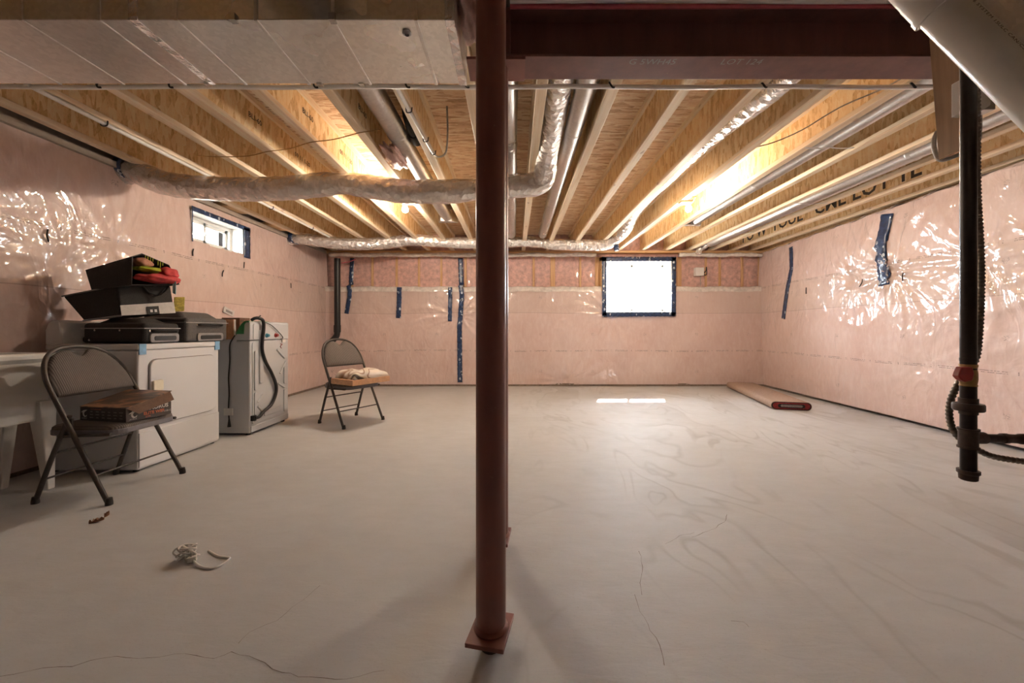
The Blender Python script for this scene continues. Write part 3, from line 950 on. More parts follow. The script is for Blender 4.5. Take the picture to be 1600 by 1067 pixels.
# end elbow of that duct
o = MB().tube([(3.32, 6.5, 2.49), (3.30, 6.62, 2.47), (3.22, 6.68, 2.40), (3.20, 6.68, 2.33)], .05, 16, True, 5).build('duct_elbow', 'foil', smooth=50)
tag(o, 'small foil-wrapped elbow dropping by the top of the far wall', 'duct elbow')

def flex(path, r, name, lab, collars=()):
    pts = crom([Vector(p) for p in path], 26)
    m = len(pts)
    n = 30
    tang = [(pts[min(i + 1, m - 1)] - pts[max(i - 1, 0)]).normalized() for i in range(m)]
    nrm = Vector((0, 0, 1)); nrm = (nrm - tang[0] * nrm.dot(tang[0])).normalized()
    mb = MB(); s = 0.0
    for i in range(m):
        if i: s += (pts[i] - pts[i - 1]).length
        nrm = (nrm - tang[i] * nrm.dot(tang[i])).normalized(); bi = tang[i].cross(nrm)
        pinch = 1.0
        for c in collars:
            pinch -= .16 * math.exp(-((i / (m - 1) - c) / .012) ** 2)
        for k in range(n):
            a = 2 * PI * k / n
            thin = 1 - .19 * min(1, max(0, (3.42 - pts[i].y) / .3)) if pts[i].x > .1 else 1
            rr = r * thin * pinch * (1 + .02 * math.sin(s * 55 + 2 * math.sin(a * 2)) + .018 * math.sin(a * 7 + s * 9) + .014 * math.sin(a * 11 - s * 17) + .03 * math.sin(s * 4 + a))
            mb.v.append(tuple(pts[i] + nrm * (math.cos(a) * rr) + bi * (math.sin(a) * rr)))
    for i in range(m - 1):
        for k in range(n):
            k2 = (k + 1) % n
            mb.f.append((i * n + k, i * n + k2, (i + 1) * n + k2, (i + 1) * n + k))
    t = thing(name, lab, 'flexible duct', tuple(pts[m // 2] - Vector((0, 0, r))))
    mb.build('foil_sleeve', 'foil', t, smooth=180)
    return t, pts
YF = 3.44
def fp(px, py, Y=YF): return P(px, py, Y)
ft, pts = flex([(-3.46, 3.36, 2.36), fp(208, 268, 3.36), fp(255, 286, 3.4), fp(316, 294), fp(430, 295), fp(535, 288), fp(640, 299), fp(740, 297), fp(800, 292), fp(845, 283, 3.40), (.265, 3.16, 2.44), (.278, 2.7, 2.52), (.278, 2.0, 2.535), (.278, 1.2, 2.535)],
               .103, 'flexible_duct', 'silver flexible duct sagging across the ceiling from the side wall, nearest one', (.385, .54))
def ring_tape(c, d, r, par, n=26):
    m = MB(); d = Vector(d).normalized()
    p = [Vector(c) - d * .035, Vector(c) - d * .012, Vector(c) + d * .012, Vector(c) + d * .035]
    m.tube(p, [r * .99, r, r * 1.01, r * .99], n, False)
    m.build('tape_collar', 'tape', par, smooth=180, solid=.004)
ring_tape(fp(200, 264, 3.35), (1, .03, -.1), .108, ft)
def loose_tail(pp, w, par):
    m = MB(); pp = crom([Vector(q) for q in pp], 5)
    for q in pp:
        m.v += [tuple(q + Vector((0, w / 2, 0))), tuple(q - Vector((0, w / 2, 0)))]
    m.f = [(2 * i, 2 * i + 1, 2 * i + 3, 2 * i + 2) for i in range(len(pp) - 1)]
    m.build('tape_tail', 'tape', par, smooth=180, solid=.004)
loose_tail([P(192, 262, 3.34), P(205, 276, 3.33), P(216, 284, 3.36)], .05, ft)
ft2, pts = flex([(-3.46, 5.82, 2.36), P(470, 373, 5.8), P(500, 377, 5.85), P(540, 381, 5.9), P(600, 380, 6.0), P(645, 375, 6.05), P(700, 379, 6.1), P(770, 379, 6.15), P(820, 377, 6.2), P(860, 381, 6.2), P(910, 383, 6.2), P(945, 382, 6.15), P(966, 370, 5.95), (1.60, 5.5, 2.47), (1.57, 4.9, 2.58), (1.565, 3.6, 2.59), (1.59, 2.9, 2.54), (1.61, 2.35, 2.505), (1.61, 1.2, 2.51)],
                .09, 'flexible_duct', 'silver flexible duct along the far wall top above the window', (.33, .48))
ring_tape(P(459, 371, 5.8), (1, 0, -.1), .106, ft2)
loose_tail([P(452, 366, 5.76), P(455, 377, 5.76), P(465, 382, 5.78)], .06, ft2)
ring_tape((1.62, 6.12, 2.36), (.9, -.3, .1), .096, ft2)

# pink batt tufts
def tuft(c, size, name, lab):
    bm = bmesh.new()
    bmesh.ops.create_icosphere(bm, subdivisions=4, radius=1)
    m = MB()
    for v in bm.verts:
        q = v.co
        k = 1 + .22 * math.sin(q.x * 5 + 1) * math.sin(q.y * 4 + 2) + .15 * math.sin(q.z * 9 + q.x * 7) + .07 * math.sin(q.x * 19 + q.y * 15)
        m.v.append((c[0] + q.x * k * size[0], c[1] + q.y * k * size[1], c[2] + q.z * k * size[2]))
    m.f = [tuple(v.index for v in f.verts) for f in bm.faces]
    bm.free()
    return tag(m.build(name, 'batt', smooth=180), lab, 'insulation')
tuft((-.99, 3.18, 2.435), (.07, .20, .055), 'insulation_tuft', 'pink insulation tuft stuffed under the round duct')
o = tuft((-.175, 1.62, 2.33), (.05, .10, .10), 'insulation_tuft', 'pink insulation bundle in clear poly at the trunk duct end')

# ------------------------------------------------------------------ pipes and cables under the joists
def pipe(name, mat, pts, r, lab, cat, n=10, sm=0, group=None):
    o = MB().tube(pts, r, n, True, sm).build(name, mat, smooth=60)
    return tag(o, lab, cat, group)
t = thing('water_pipe', 'white plastic water pipe strung straight across under all the joists', 'pipe', (.0, 2.22, 2.40))
ww = [(-3.36 + i * .2, 2.22, 2.407 + .003 * math.sin(i * 1.1)) for i in range(34)]
MB().tube(ww, .0125, 10).build('pipe_run', 'pex', t, smooth=60)
for px in (158, 270, 495, 638, 730, 956, 1193, 1425):
    x = (px - CX) / F * 2.22
    MB().tube([(x - .016, 2.215, 2.43), (x - .010, 2.205, 2.41), (x, 2.203, 2.394), (x + .012, 2.21, 2.398)], .0055, 6, True, 3).build('pipe_clip', 'black_plastic', t, smooth=60)
t = thing('water_pipe', 'white plastic water pipe clipped lengthwise to the joist near the side wall', 'pipe', (-2.80, 4.4, 2.40))
MB().tube([(-2.80, 2.2, 2.411), (-2.795, 3.6, 2.410), (-2.80, 5.0, 2.412), (-2.80, 5.80, 2.411)], .014, 10, True, 4).build('pipe_run', 'pex', t, smooth=60)
for yy in (2.62, 3.55, 4.42, 5.3):
    MB().tube([(-2.826, yy, 2.428), (-2.822, yy, 2.40), (-2.80, yy, 2.393), (-2.779, yy, 2.40), (-2.776, yy, 2.428)], .0045, 6, True, 3).build('pipe_clip', 'black_plastic', t, smooth=60)
t = thing('water_pipe', 'short white plastic pipe and cable loop clipped under a joist near column', 'pipe', (-.66, 2.7, 2.40))
MB().tube([(-.685, 2.24, 2.412), (-.675, 2.5, 2.412), (-.655, 2.9, 2.41), (-.645, 3.07, 2.41)], .0125, 10, True, 4).build('pipe_run', 'pex', t, smooth=60)
MB().tube([(-.645, 3.07, 2.41), (-.61, 3.10, 2.40), (-.55, 3.08, 2.43), (-.52, 2.98, 2.55), (-.52, 2.95, 2.72)], .007, 8, True, 5).build('cable_loop', 'grey_cable', t, smooth=60)
for yy, xx in ((2.46, -.677), (2.84, -.658), (3.05, -.646)):
    MB().tube([(xx - .02, yy, 2.428), (xx - .015, yy, 2.398), (xx, yy, 2.394), (xx + .016, yy, 2.40), (xx + .02, yy, 2.428)], .004, 6, True, 3).build('pipe_clip', 'black_plastic', t, smooth=60)
pipe('tan_cable', 'twine', [(x_, y_, ZJ - .006 - s_) for x_, y_, s_ in ((-2.62, 3.17, -.02), (-2.39, 3.14, 0), (-2.15, 3.10, .012), (-1.965, 3.05, 0), (-1.75, 2.98, .01), (-1.54, 2.90, 0), (-1.33, 2.83, .012), (-1.115, 2.76, 0), (-.96, 2.74, -.01))], .004, 'thin tan cable stapled across several joists', 'cable', 6, 4)
pipe('grey_cable', 'grey_cable', [(1.87, 3.06, 2.45), (1.98, 2.95, 2.44), (2.08, 2.78, 2.45), (2.16, 2.55, 2.48), (2.25, 2.3, 2.47), (2.27, 2.0, 2.47)], .005, 'thin grey cable looping through joist bay by the round duct', 'cable', 6, 5)
t = thing('drain_elbow', 'black plastic drain elbow poking through the subfloor by the round duct', 'pipe', (-.72, 2.93, 2.50))
MB().tube([(-.79, 2.80, 2.72), (-.79, 2.82, 2.60), (-.785, 2.88, 2.545), (-.78, 2.98, 2.52), (-.78, 3.05, 2.51)], .036, 16, True, 5).build('elbow', 'black_plastic', t, smooth=50)
MB().tube([(-.78, 2.97, 2.522), (-.78, 3.07, 2.508)], .042, 16).build('hub', 'black_plastic', t, smooth=50)
pipe('red_water_pipe', 'red_pipe', [(-.02, 1.674, 2.412), (.6, 1.672, 2.409), (1.2, 1.674, 2.413), (2.0, 1.672, 2.411), (2.9, 1.674, 2.413)], .010, 'thin red plastic water pipe lying along the beam top', 'pipe', 8, 6)
pipe('white_cable', 'pex', [(-.02, 1.65, 2.413), (.5, 1.647, 2.416), (1.3, 1.65, 2.412), (2.2, 1.648, 2.416), (2.9, 1.65, 2.413)], .009, 'thin white pipe lying along the beam top beside the red one', 'pipe', 8, 6)
# black vent pipe in far corner
t = thing('drain_pipe', 'vertical black plastic drain pipe in the far corner behind the chair', 'pipe', (-3.08, 6.62, .7))
MB().tube([P(527, 404, 6.62), P(527, 470, 6.62), P(527, 517, 6.62), P(524, 527, 6.62), P(514, 537, 6.6), P(508, 541, 6.6)], .05, 18, True, 5).build('stack', 'black_plastic', t, smooth=50)
MB().tube([P(527, 508, 6.62), P(527, 519, 6.62)], .058, 18).build('coupling', 'black_plastic', t, smooth=50)
pipe('pink_wire', 'red_pipe', [P(533, 411, 6.6), P(545, 409, 6.7), P(556, 405, 6.8)], .008, 'short pinkish pipe stub between black pipe and tape', 'pipe', 8, 3)
# junction box on the far wall
t = thing('junction_box', 'square white electrical box with cable on the far wall beside window', 'electrical box', tuple(P(1094, 431, 6.93)))
xa, za = P(1086, 418, 6.93).x, P(1086, 431, 6.93).z
MB().box(xa, xa + .15, 6.90, 6.99, za, za + .15).build('box_cover', 'white_plastic', t, bevel=.006)
MB().tube([(xa + .15, 6.93, za + .05), (xa + .19, 6.92, za + .09), (xa + .2, 6.92, za + .16), (xa + .21, 6.93, za + .03), (xa + .16, 6.93, za + .02)], .008, 6, True, 5).build('cable_tail', 'black_plastic', t, smooth=60)
MB().tube([(xa + .11, 6.95, za), (xa + .11, 6.95, za - .18)], .007, 6).build('cable_drop', 'grey_cable', t)

# ------------------------------------------------------------------ bare bulbs
def bulb(x, y, z, lab):
    t = thing('light_bulb', lab, 'light bulb', (x, y, z))
    Mx = Matrix.Translation((x, y, z)) @ Matrix.Rotation(PI, 4, 'X')
    MB().lathe([(.055, 0), (.058, .012), (.05, .03), (.03, .04), (.028, .055), (.0, .055)], 24, Mx).build('lamp_holder', 'white_plastic', t, smooth=50)
    MB().lathe([(.013, .05), (.015, .07), (.028, .09), (.033, .108), (.030, .128), (.018, .141), (.001, .145)], 20, Mx).build('bulb', 'bulb', t, smooth=180)
    return t
b1 = P(633, 327, 4.25); b2 = P(1076, 326, 4.25)
for b, s, lab in ((b1, -1, 'lit bare bulb in white holder, on the washing machine side of the columns'), (b2, 1, 'lit bare bulb in white holder near the far window')):
    t = bulb(b.x, b.y, b.z + .108, lab)
    MB().box(b.x - .06, b.x + .06, b.y - .05, b.y + .05, b.z + .106, max(ZJ + .01, b.z + .12)).build('mounting_block', 'lumber_x', t)
    near = min(JX, key=lambda q: abs(q - b.x))
    MB().box(min(near, b.x) - .03, max(near, b.x) + .03, b.y - .045, b.y + .045, ZJ - .022, ZJ + .002).build('cleat_board', 'lumber_x', t)

# ------------------------------------------------------------------ gas pipe, conduit, board, vents at the near right
GY = 1.25
gx = P(1513, 0, GY).x
def gz(py): return P(0, py, GY).z
t = thing('gas_pipe', 'black iron gas pipe with red valve hanging down beside the glossy wall', 'pipe', (gx, GY, gz(745)))
def seg(nm, y0, y1, r, mat, prof=None):
    a, b = gz(y1), gz(y0)
    pr = prof or [(r, 0), (r, b - a)]
    pr = [(q, a + h * ((b - a) if prof else 1)) for q, h in pr]
    MB().lathe(pr, 22, Matrix.Translation((gx, GY, 0))).build(nm, mat, t, smooth=40)
seg('riser', -30, 745, .0195, 'black_iron')
seg('valve_body', 569, 603, .021, 'brass', [(.021, 0), (.021, .06), (.0195, .08), (.0215, .3), (.0215, .6), (.019, .8), (.0215, .92), (.0215, 1)])
seg('valve_nut', 559, 564, .0205, 'black_iron')
seg('union', 622, 647, .024, 'fitting_iron', [(.022, 0), (.022, .2), (.035, .22), (.037, .3), (.037, .6), (.035, .68), (.023, .7), (.023, 1)])
seg('tee', 669, 700, .0235, 'fitting_iron', [(.026, 0), (.026, .1), (.023, .12), (.023, .88), (.026, .9), (.026, 1)])
seg('end_cap', 734, 750, .025, 'fitting_iron', [(.018, 0), (.022, .1), (.023, .6), (.027, .7), (.027, 1)])
zc = gz(684)
MB().tube([(gx, GY, zc), (gx + .05, GY, zc)], .019, 16).build('tee_branch', 'fitting_iron', t, smooth=40)
MB().tube([(gx + .04, GY, zc), (gx + .40, GY, zc - .012)], .0135, 14).build('branch_pipe', 'black_iron', t, smooth=40)
MB().tube([(gx + .11, GY, zc - .002), (gx + .125, GY, zc - .002), (gx + .13, GY, zc - .002), (gx + .165, GY, zc - .004), (gx + .17, GY, zc - .004), (gx + .185, GY, zc - .004)], [.0165, .0165, .0145, .0145, .0175, .0175], 14).build('branch_union', 'fitting_iron', t, smooth=40)
vx, vz = P(1497, 585, GY).x, gz(583)
hd = MB().prism([(-.012, .022), (.022, .022), (.028, .0), (.022, -.022), (.0, -.026), (-.012, -.02), (-.024, -.008), (-.02, .004)], -.010, .010, Matrix.Translation((vx, GY - .012, vz)) @ Matrix.Rotation(PI / 2, 4, 'X'))
hd.build('valve_handle', 'red_paint', t, bevel=.003)
MB().lathe([(.006, 0), (.006, .03)], 10, frame((0, 0, 1), (0, 1, 0), (gx - .005, GY, vz))).build('valve_stem', 'brass', t, smooth=40)

def spiral(pts, r, nm, lab, cat):
    pts = crom([Vector(p) for p in pts], 14)
    d = [pts[0]]
    # resample evenly so every rib is the same width
    acc = 0; step = .0032
    for a, b in zip(pts[:-1], pts[1:]):
        L = (b - a).length; s = step - acc
        while s <= L:
            d.append(a.lerp(b, s / L)); s += step
        acc = L - (s - step)
    rs = [r * (1.0 if i % 4 in (0, 1) else .80) for i in range(len(d))]
    return tag(MB().tube(d, rs, 10).build(nm, 'conduit', smooth=180), lab, cat)
spiral([P(1526, 40, 1.29), P(1526, 200, 1.29), P(1527, 300, 1.29), P(1531, 370, 1.29), P(1533, 430, 1.29), P(1531, 500, 1.29), P(1526, 555, 1.30), P(1513, 580, 1.31), P(1497, 600, 1.31), P(1485, 628, 1.31), P(1484, 655, 1.31), P(1492, 676, 1.31), P(1508, 691, 1.31), P(1530, 704, 1.30), P(1560, 715, 1.29), P(1640, 726, 1.26)], .0105, 'armoured_cable', 'ribbed flexible metal conduit curling around the gas pipe', 'cable')
# plywood board hanging from joists, with switch box
BXX = 1.74
t = thing('hanging_board', 'brown plywood board hanging down from the joists beside gas pipe', 'board', (BXX, 1.4, 1.705))
MB().hexa([(BXX - .03, 1.60, 2.44), (BXX - .018, 1.60, 2.44), (BXX + .012, 1.575, 1.70), (BXX, 1.575, 1.70), (BXX - .03, 1.46, 2.44), (BXX - .018, 1.46, 2.44), (BXX + .012, 1.46, 1.71), (BXX, 1.46, 1.71)]).build('plywood', 'plywood', t)
MB().box(BXX - .052, BXX - .006, 1.445, 1.485, 1.82, 1.95).build('white_cover', 'white_plastic', t, bevel=.003)
t = thing('switch_box', 'grey metal switch box with white cover behind the gas pipe', 'electrical box', (1.86, 1.5, 1.84))
a = P(1522, 178, 1.5); b = P(1549, 92, 1.5)
MB().box(a.x + .018, b.x + .005, 1.49, 1.60, a.z + .012, b.z).build('box_body', 'galv', t, bevel=.003)
MB().hexa([(a.x - .03, 1.475, a.z - .02), (a.x + .035, 1.475, a.z + .02), (a.x + .04, 1.475, b.z), (a.x - .03, 1.475, b.z), (a.x - .03, 1.49, a.z - .02), (a.x + .035, 1.49, a.z + .02), (a.x + .04, 1.49, b.z), (a.x - .03, 1.49, b.z)]).build('cover', 'white_plastic', t, bevel=.003)
for k in range(3):
    MB().lathe([(.004, 0), (.004, .004)], 10, frame((1, 0, 0), (0, 0, 1), (b.x - .012, 1.491, a.z + .06 + k * .045))).build('knockout', 'black_plastic', t)
pipe('cable_tail', 'grey_cable', [P(1530, 176, 1.54), P(1530, 205, 1.54), P(1524, 228, 1.54), P(1495, 243, 1.56), P(1470, 250, 1.58), P(1461, 238, 1.60), P(1459, 220, 1.62), P(1464, 206, 1.64)], .008, 'grey cable looping under the plywood board', 'cable', 8, 5)

# white pvc vent with elbow
t = thing('vent_pipe', 'fat white plastic vent pipe slanting down with printed line', 'pipe', tuple(P(1620, 200, .92)))
pa, pb = P(1470, 12, 1.0), P(1640, 178, .93)
MB().tube([pa, pb + (pb - pa) * .5], .0465, 28).build('pipe', 'pvc', t, smooth=50)
d = (pb - pa).normalized()
MB().tube([pa - d * .06, pa - d * .012, pa - d * .012, pa + d * .004], [.053, .053, .056, .056], 28).build('coupling', 'pvc', t, smooth=50)
MB().tube([pa - d * .05, pa - d * .09, pa - d * .13 + Vector((-.01, 0, .02)), pa - d * .16 + Vector((-.02, 0, .08)), pa - d * .17 + Vector((-.02, 0, .20))], .052, 24, True, 5).build('elbow', 'pvc', t, smooth=50)
side = Vector((0, -1, 0)); side = (side - d * side.dot(d)).normalized()
upn = d.cross(side)
if upn.z < 0: upn = -upn
nn = (side * .99 + upn * .10).normalized()
tx = d; ty = nn.cross(tx)
for s, k in (('R 636 SYSTEM 15', .07), ('ULC CAN/CSA  S636 PVC', .21)):
    text_mesh(s, .014, Matrix(((tx.x, ty.x, nn.x, 0), (tx.y, ty.y, nn.y, 0), (tx.z, ty.z, nn.z, 0), (0, 0, 0, 1))).copy() if False else
              (lambda L: Matrix(((tx.x, ty.x, nn.x, L.x), (tx.y, ty.y, nn.y, L.y), (tx.z, ty.z, nn.z, L.z), (0, 0, 0, 1))))(pa + d * k + nn * .047), 'lettering', 'black_ink', t, 1.1)
# sheet metal transition above it
t = thing('furnace_duct', 'pale sheet-metal duct corner above the white vent pipe', 'duct', (1.25, .95, 1.62))
q0, q1 = P(1488, -6, 1.12), P(1680, 128, 1.06)
e = (q1 - q0); w_ = Vector((.10, .08, .085)); h_ = Vector((.03, .02, .34))
MB().hexa([q0, q1, q1 + h_, q0 + h_, q0 + w_, q1 + w_, q1 + w_ + h_, q0 + w_ + h_]).build('sheet_body', 'galv_dull', t, bevel=.004)
MB().hexa([q0 + e * .26 + Vector((0, -.004, 0)), q0 + e * .28 + Vector((0, -.004, 0)), q0 + e * .28 + h_ + Vector((0, -.004, 0)), q0 + e * .26 + h_ + Vector((0, -.004, 0)),
           q0 + e * .26 + w_ * .5, q0 + e * .28 + w_ * .5, q0 + e * .28 + w_ * .5 + h_, q0 + e * .26 + w_ * .5 + h_]).build('seam', 'galv_dull', t)

# ------------------------------------------------------------------ laundry corner
# dryer
DXF, DXB, DYA, DYB2, DTOP = -2.65, -3.30, 2.70, 3.44, .902
t = thing('dryer', 'white clothes dryer with suitcases piled on its top', 'dryer', ((DXF + DXB) / 2, (DYA + DYB2) / 2, 0))
MB().box(DXB, DXF, DYA, DYB2, .012, DTOP - .045).build('cabinet', 'enamel', t, bevel=.012, bseg=3)
MB().box(DXB, DXF + .006, DYA - .002, DYB2 + .002, DTOP - .043, DTOP).build('worktop', 'enamel', t, bevel=.010, bseg=3)
prof = [(DXB, DTOP), (DXB, 1.0), (DXB + .02, 1.05), (DXB + .05, 1.072), (DXB + .08, 1.072), (DXB + .095, 1.055), (DXB + .125, DTOP)]
MB().prism(prof, 0, DYB2 - DYA, frame((1, 0, 0), (0, 0, 1), (0, DYB2, 0))).build('control_console', 'enamel', t, bevel=.006)
def rrect(y0, y1, z0, z1, r, n=6):
    out = []
    for cy, cz, a0 in ((y1 - r, z1 - r, 0), (y0 + r, z1 - r, 90), (y0 + r, z0 + r, 180), (y1 - r, z0 + r, 270)):
        for k in range(n + 1):
            a = math.radians(a0 + 90 * k / n)
            out.append((cy + r * math.cos(a), cz + r * math.sin(a)))
    return out
FX = frame((0, 1, 0), (0, 0, 1), (DXF, 0, 0))
MB().prism(rrect(DYA + .075, DYB2 - .045, .30, .79, .06), .0, .004, FX).build('door_gap_shade', 'grey_plastic', t)  # thin grey plate, its colour stands in for the shadow line around the door
dd = MB().prism(rrect(DYA + .08, DYB2 - .05, .305, .785, .056), .0, .016, FX).build('door', 'enamel', t, bevel=.006, bseg=3)
MB().prism(rrect(DYA + .085, DYA + .165, .555, .635, .012), .014, .035, FX).build('handle', 'cream', dd, bevel=.006)
MB().box(DXF - .004, DXF + .007, DYA + .006, DYB2 - .006, .03, .272).build('lower_panel', 'enamel', t, bevel=.003)
for yy in (DYA + .03, DYB2 - .03):
    for xx in (DXB + .04, DXF - .04):
        MB().lathe([(.018, 0), (.018, .014)], 12, Matrix.Translation((xx, yy, 0))).build('foot', 'black_plastic', t)
for ya in (DYA + .0, DYB2 - .055):
    o = MB().box(DXF + .001, DXF + .009, ya + .004, ya + .055, DTOP - .075, DTOP + .001).build('blue_tape', 'light_blue_tape', t)
    o['label'] = 'light blue tape holding the worktop corner'
# washer with its back turned to the room
WXF, WXB, WYA, WYB = -2.51, -3.20, 3.64, 4.26
t = thing('washing_machine', 'white washing machine with its grey back panel and black hose facing the room', 'washing machine', ((WXF + WXB) / 2, (WYA + WYB) / 2, 0))
MB().box(WXB, WXF, WYA, WYB, .02, .902).build('cabinet', 'enamel_grey', t, bevel=.012, bseg=3)
MB().box(WXB, WXF - .12, WYA - .003, WYB + .003, .885, .912).build('lid_deck', 'enamel_grey', t, bevel=.006)
cp = [(-2.67, .905), (-2.60, 1.03), (-2.575, 1.065), (-2.545, 1.083), (WXF - .008, 1.085), (WXF + .002, 1.075), (WXF + .002, .905)]
MB().prism(cp, 0, WYB - WYA, frame((1, 0, 0), (0, 0, 1), (0, WYB, 0))).build('control_console', 'enamel_grey', t, bevel=.010, bseg=3)
MB().prism([(-2.64, .965), (-2.597, 1.045), (-2.572, 1.075), (-2.545, 1.0895), (-2.515, 1.0905), (-2.515, 1.075), (-2.545, 1.074), (-2.56, 1.05), (-2.565, .965)], 0, .012, frame((1, 0, 0), (0, 0, 1), (0, WYA + .006, 0))).build('green_sticker', 'green_tape', t)
MB().box(-2.60, WXF - .01, WYA + .0, WYA + .30, 1.0835, 1.0875).build('green_sticker', 'green_tape', t)
FW = frame((0, 1, 0), (0, 0, 1), (WXF, 0, 0))
def plate(nm, mt, y0, y1, z0, z1, d0, d1, r=.02, bevel=.004, par=t):
    return MB().prism(rrect(y0, y1, z0, z1, r), d0, d1, FW).build(nm, mt, par, bevel=bevel)
plate('back_panel', 'enamel_grey', WYA + .03, WYB - .02, .10, .885, 0, .006, .02)
plate('upper_back_panel', 'enamel_grey', WYA + .04, WYB - .03, .91, 1.065, .002, .008, .02)
plate('rib', 'enamel_grey', WYA + .05, WYA + .085, .42, .80, .004, .018, .012)
plate('rib', 'enamel_grey', WYA + .05, WYA + .08, .12, .40, .004, .016, .012)
plate('rib', 'enamel_grey', WYA + .12, WYA + .17, .48, 1.00, .004, .020, .015)
plate('rib', 'enamel_grey', WYB - .10, WYB - .05, .12, .36, .004, .016, .012)
plate('rib', 'enamel_grey', WYB - .10, WYB - .05, .42, .62, .004, .016, .012)
plate('rib', 'enamel_grey', WYA + .20, WYB - .14, .14, .20, .004, .012, .012)
plate('bottom_rail', 'enamel_grey', WYA + .01, WYB - .01, .03, .085, 0, .008, .006)
m = MB()
for (ya, za, yb, zb) in ((WYB - .22, .80, WYB - .09, .70), (WYB - .06, .66, WYB - .17, .54), (WYB - .20, .44, WYB - .09, .38), (WYA + .10, .30, WYA + .17, .36), (WYA + .10, .26, WYA + .16, .20)):
    m.tube([(WXF + .006, ya, za), (WXF + .010, yb, zb)], .010, 8)
m.build('pressed_rib', 'enamel_grey', t, smooth=60)
for yy, mt in ((3.875, 'blue_paint'), (4.02, 'red_paint')):
    MB().lathe([(.022, 0), (.022, .012), (.014, .014), (.014, .03)], 16, frame((0, 1, 0), (0, 0, 1), (WXF + .004, yy, .948))).build('inlet_valve', mt, t, smooth=50)
def wp(px, py, off=.03):
    Y = -(WXF + off) * F / (CX - px)
    return Vector((WXF + off, Y, 1 - (py - CY) / F * Y))
hose = [wp(395, 503, -.02) + Vector((-.01, 0, .02)), wp(398, 499, .0) + Vector((0, 0, .01)), wp(404, 497, .02), wp(411, 501, .035), wp(412, 514, .035), wp(410, 532, .03), wp(410, 548, .03), wp(415, 565, .03), wp(424, 582, .03), wp(431, 600, .03), wp(431, 615, .03), wp(424, 632, .03), wp(412, 643, .03), wp(405, 651, .035), wp(398, 653, .03)]
MB().tube(hose, .0155, 12, True, 6).build('drain_hose', 'black_plastic', t, smooth=60)
MB().tube([wp(396, 649, .012), wp(396, 657, .012)], .026, 12).build('hose_outlet', 'black_plastic', t, smooth=60)
MB().tube([wp(404, 496, .03), wp(407, 493, .03)], .006, 8).build('hose_clip', 'black_plastic', t)
MB().tube([wp(415, 504, .02), wp(424, 508, .02), wp(434, 517, .02), wp(442, 527, .02), wp(438, 530, .02)], .004, 6, True, 5).build('hose_tie', 'black_plastic', t, smooth=60)
MB().box(WXF + .004, WXF + .012, 4.13, 4.19, .87, .90).build('warning_label', 'white_plastic', t)
MB().tube([wp(438, 537, .012), wp(441, 538, .012), wp(438, 541, .012), wp(440, 544, .012)], .003, 6, True, 3).build('red_mark', 'red_paint', t)
for yy in (WYA + .04, WYB - .04):
    for xx in (WXB + .05, WXF - .04):
        MB().lathe([(.02, 0), (.02, .022)], 12, Matrix.Translation((xx, yy, 0))).build('foot', 'black_plastic', t)
def ws(px, py, off=.012): return P(px, py, WYA - off)
t2 = thing('power_cord', 'black power cord with white tag hanging between dryer and washer', 'power cord', tuple(ws(358, 668)))
MB().tube([ws(372, 524, .02) + Vector((-.03, 0, .0)), ws(363, 530), ws(359, 540), ws(359, 565), ws(357, 590), ws(358, 615), ws(357, 636), ws(358, 656)], .0055, 8, True, 6).build('cord', 'black_plastic', t2, smooth=60)
MB().tube([ws(358, 655), ws(358, 661), ws(358, 667)], [.006, .011, .015], 10).build('plug', 'black_plastic', t2, smooth=60)
a, b = ws(350, 649, .02), ws(364, 638, .02)
MB().box(a.x, b.x, a.y - .004, a.y + .004, a.z, b.z).build('paper_tag', 'white_plastic', t2)

# laundry tub
t = thing('laundry_tub', 'white plastic laundry tub on tapered legs beside dryer', 'sink', (-3.14, 2.14, 0))
X0, X1, Y0_, Y1_ = -3.34, -2.935, 1.82, 2.455
m = MB()
def ring(ix, z): return [(X0 + ix, Y0_ + ix, z), (X1 - ix, Y0_ + ix, z), (X1 - ix, Y1_ - ix, z), (X0 + ix, Y1_ - ix, z)]
rings = [ring(.03, .437), ring(.012, .62), ring(.004, .80), ring(-.012, .825), ring(-.012, .858), ring(.02, .860), ring(.03, .84), ring(.045, .50), ring(.06, .48)]
for r_ in rings: m.v += r_
for i in range(len(rings) - 1):
    for k in range(4):
        m.f.append((4 * i + k, 4 * i + (k + 1) % 4, 4 * i + 4 + (k + 1) % 4, 4 * i + 4 + k))
m.f += [(3, 2, 1, 0), tuple(4 * (len(rings) - 1) + k for k in range(4))]
m.build('basin', 'white_plastic', t, bevel=.012, bseg=3)
for (lx, ly, sx, sy) in ((X1 - .04, Y1_ - .04, 1, 1), (X0 + .14, Y1_ - .04, -1, 1), (X1 - .04, Y0_ + .04, 1, -1), (X0 + .14, Y0_ + .04, -1, -1)):
    a_ = .045; b_ = .018
    bx_, by_ = lx + sx * .035, ly + sy * .01
    MB().hexa([(bx_ - b_, by_ - b_, 0), (bx_ + b_, by_ - b_, 0), (bx_ + b_, by_ + b_, 0), (bx_ - b_, by_ + b_, 0),
               (lx - a_, ly - a_, .56), (lx + a_, ly - a_, .56), (lx + a_, ly + a_, .56), (lx - a_, ly + a_, .56)]).build('leg', 'white_plastic', t, bevel=.005)
MB().box(X0 + .0, X0 + .05, Y0_, Y1_, .855, .93).build('backsplash', 'white_plastic', t, bevel=.008)

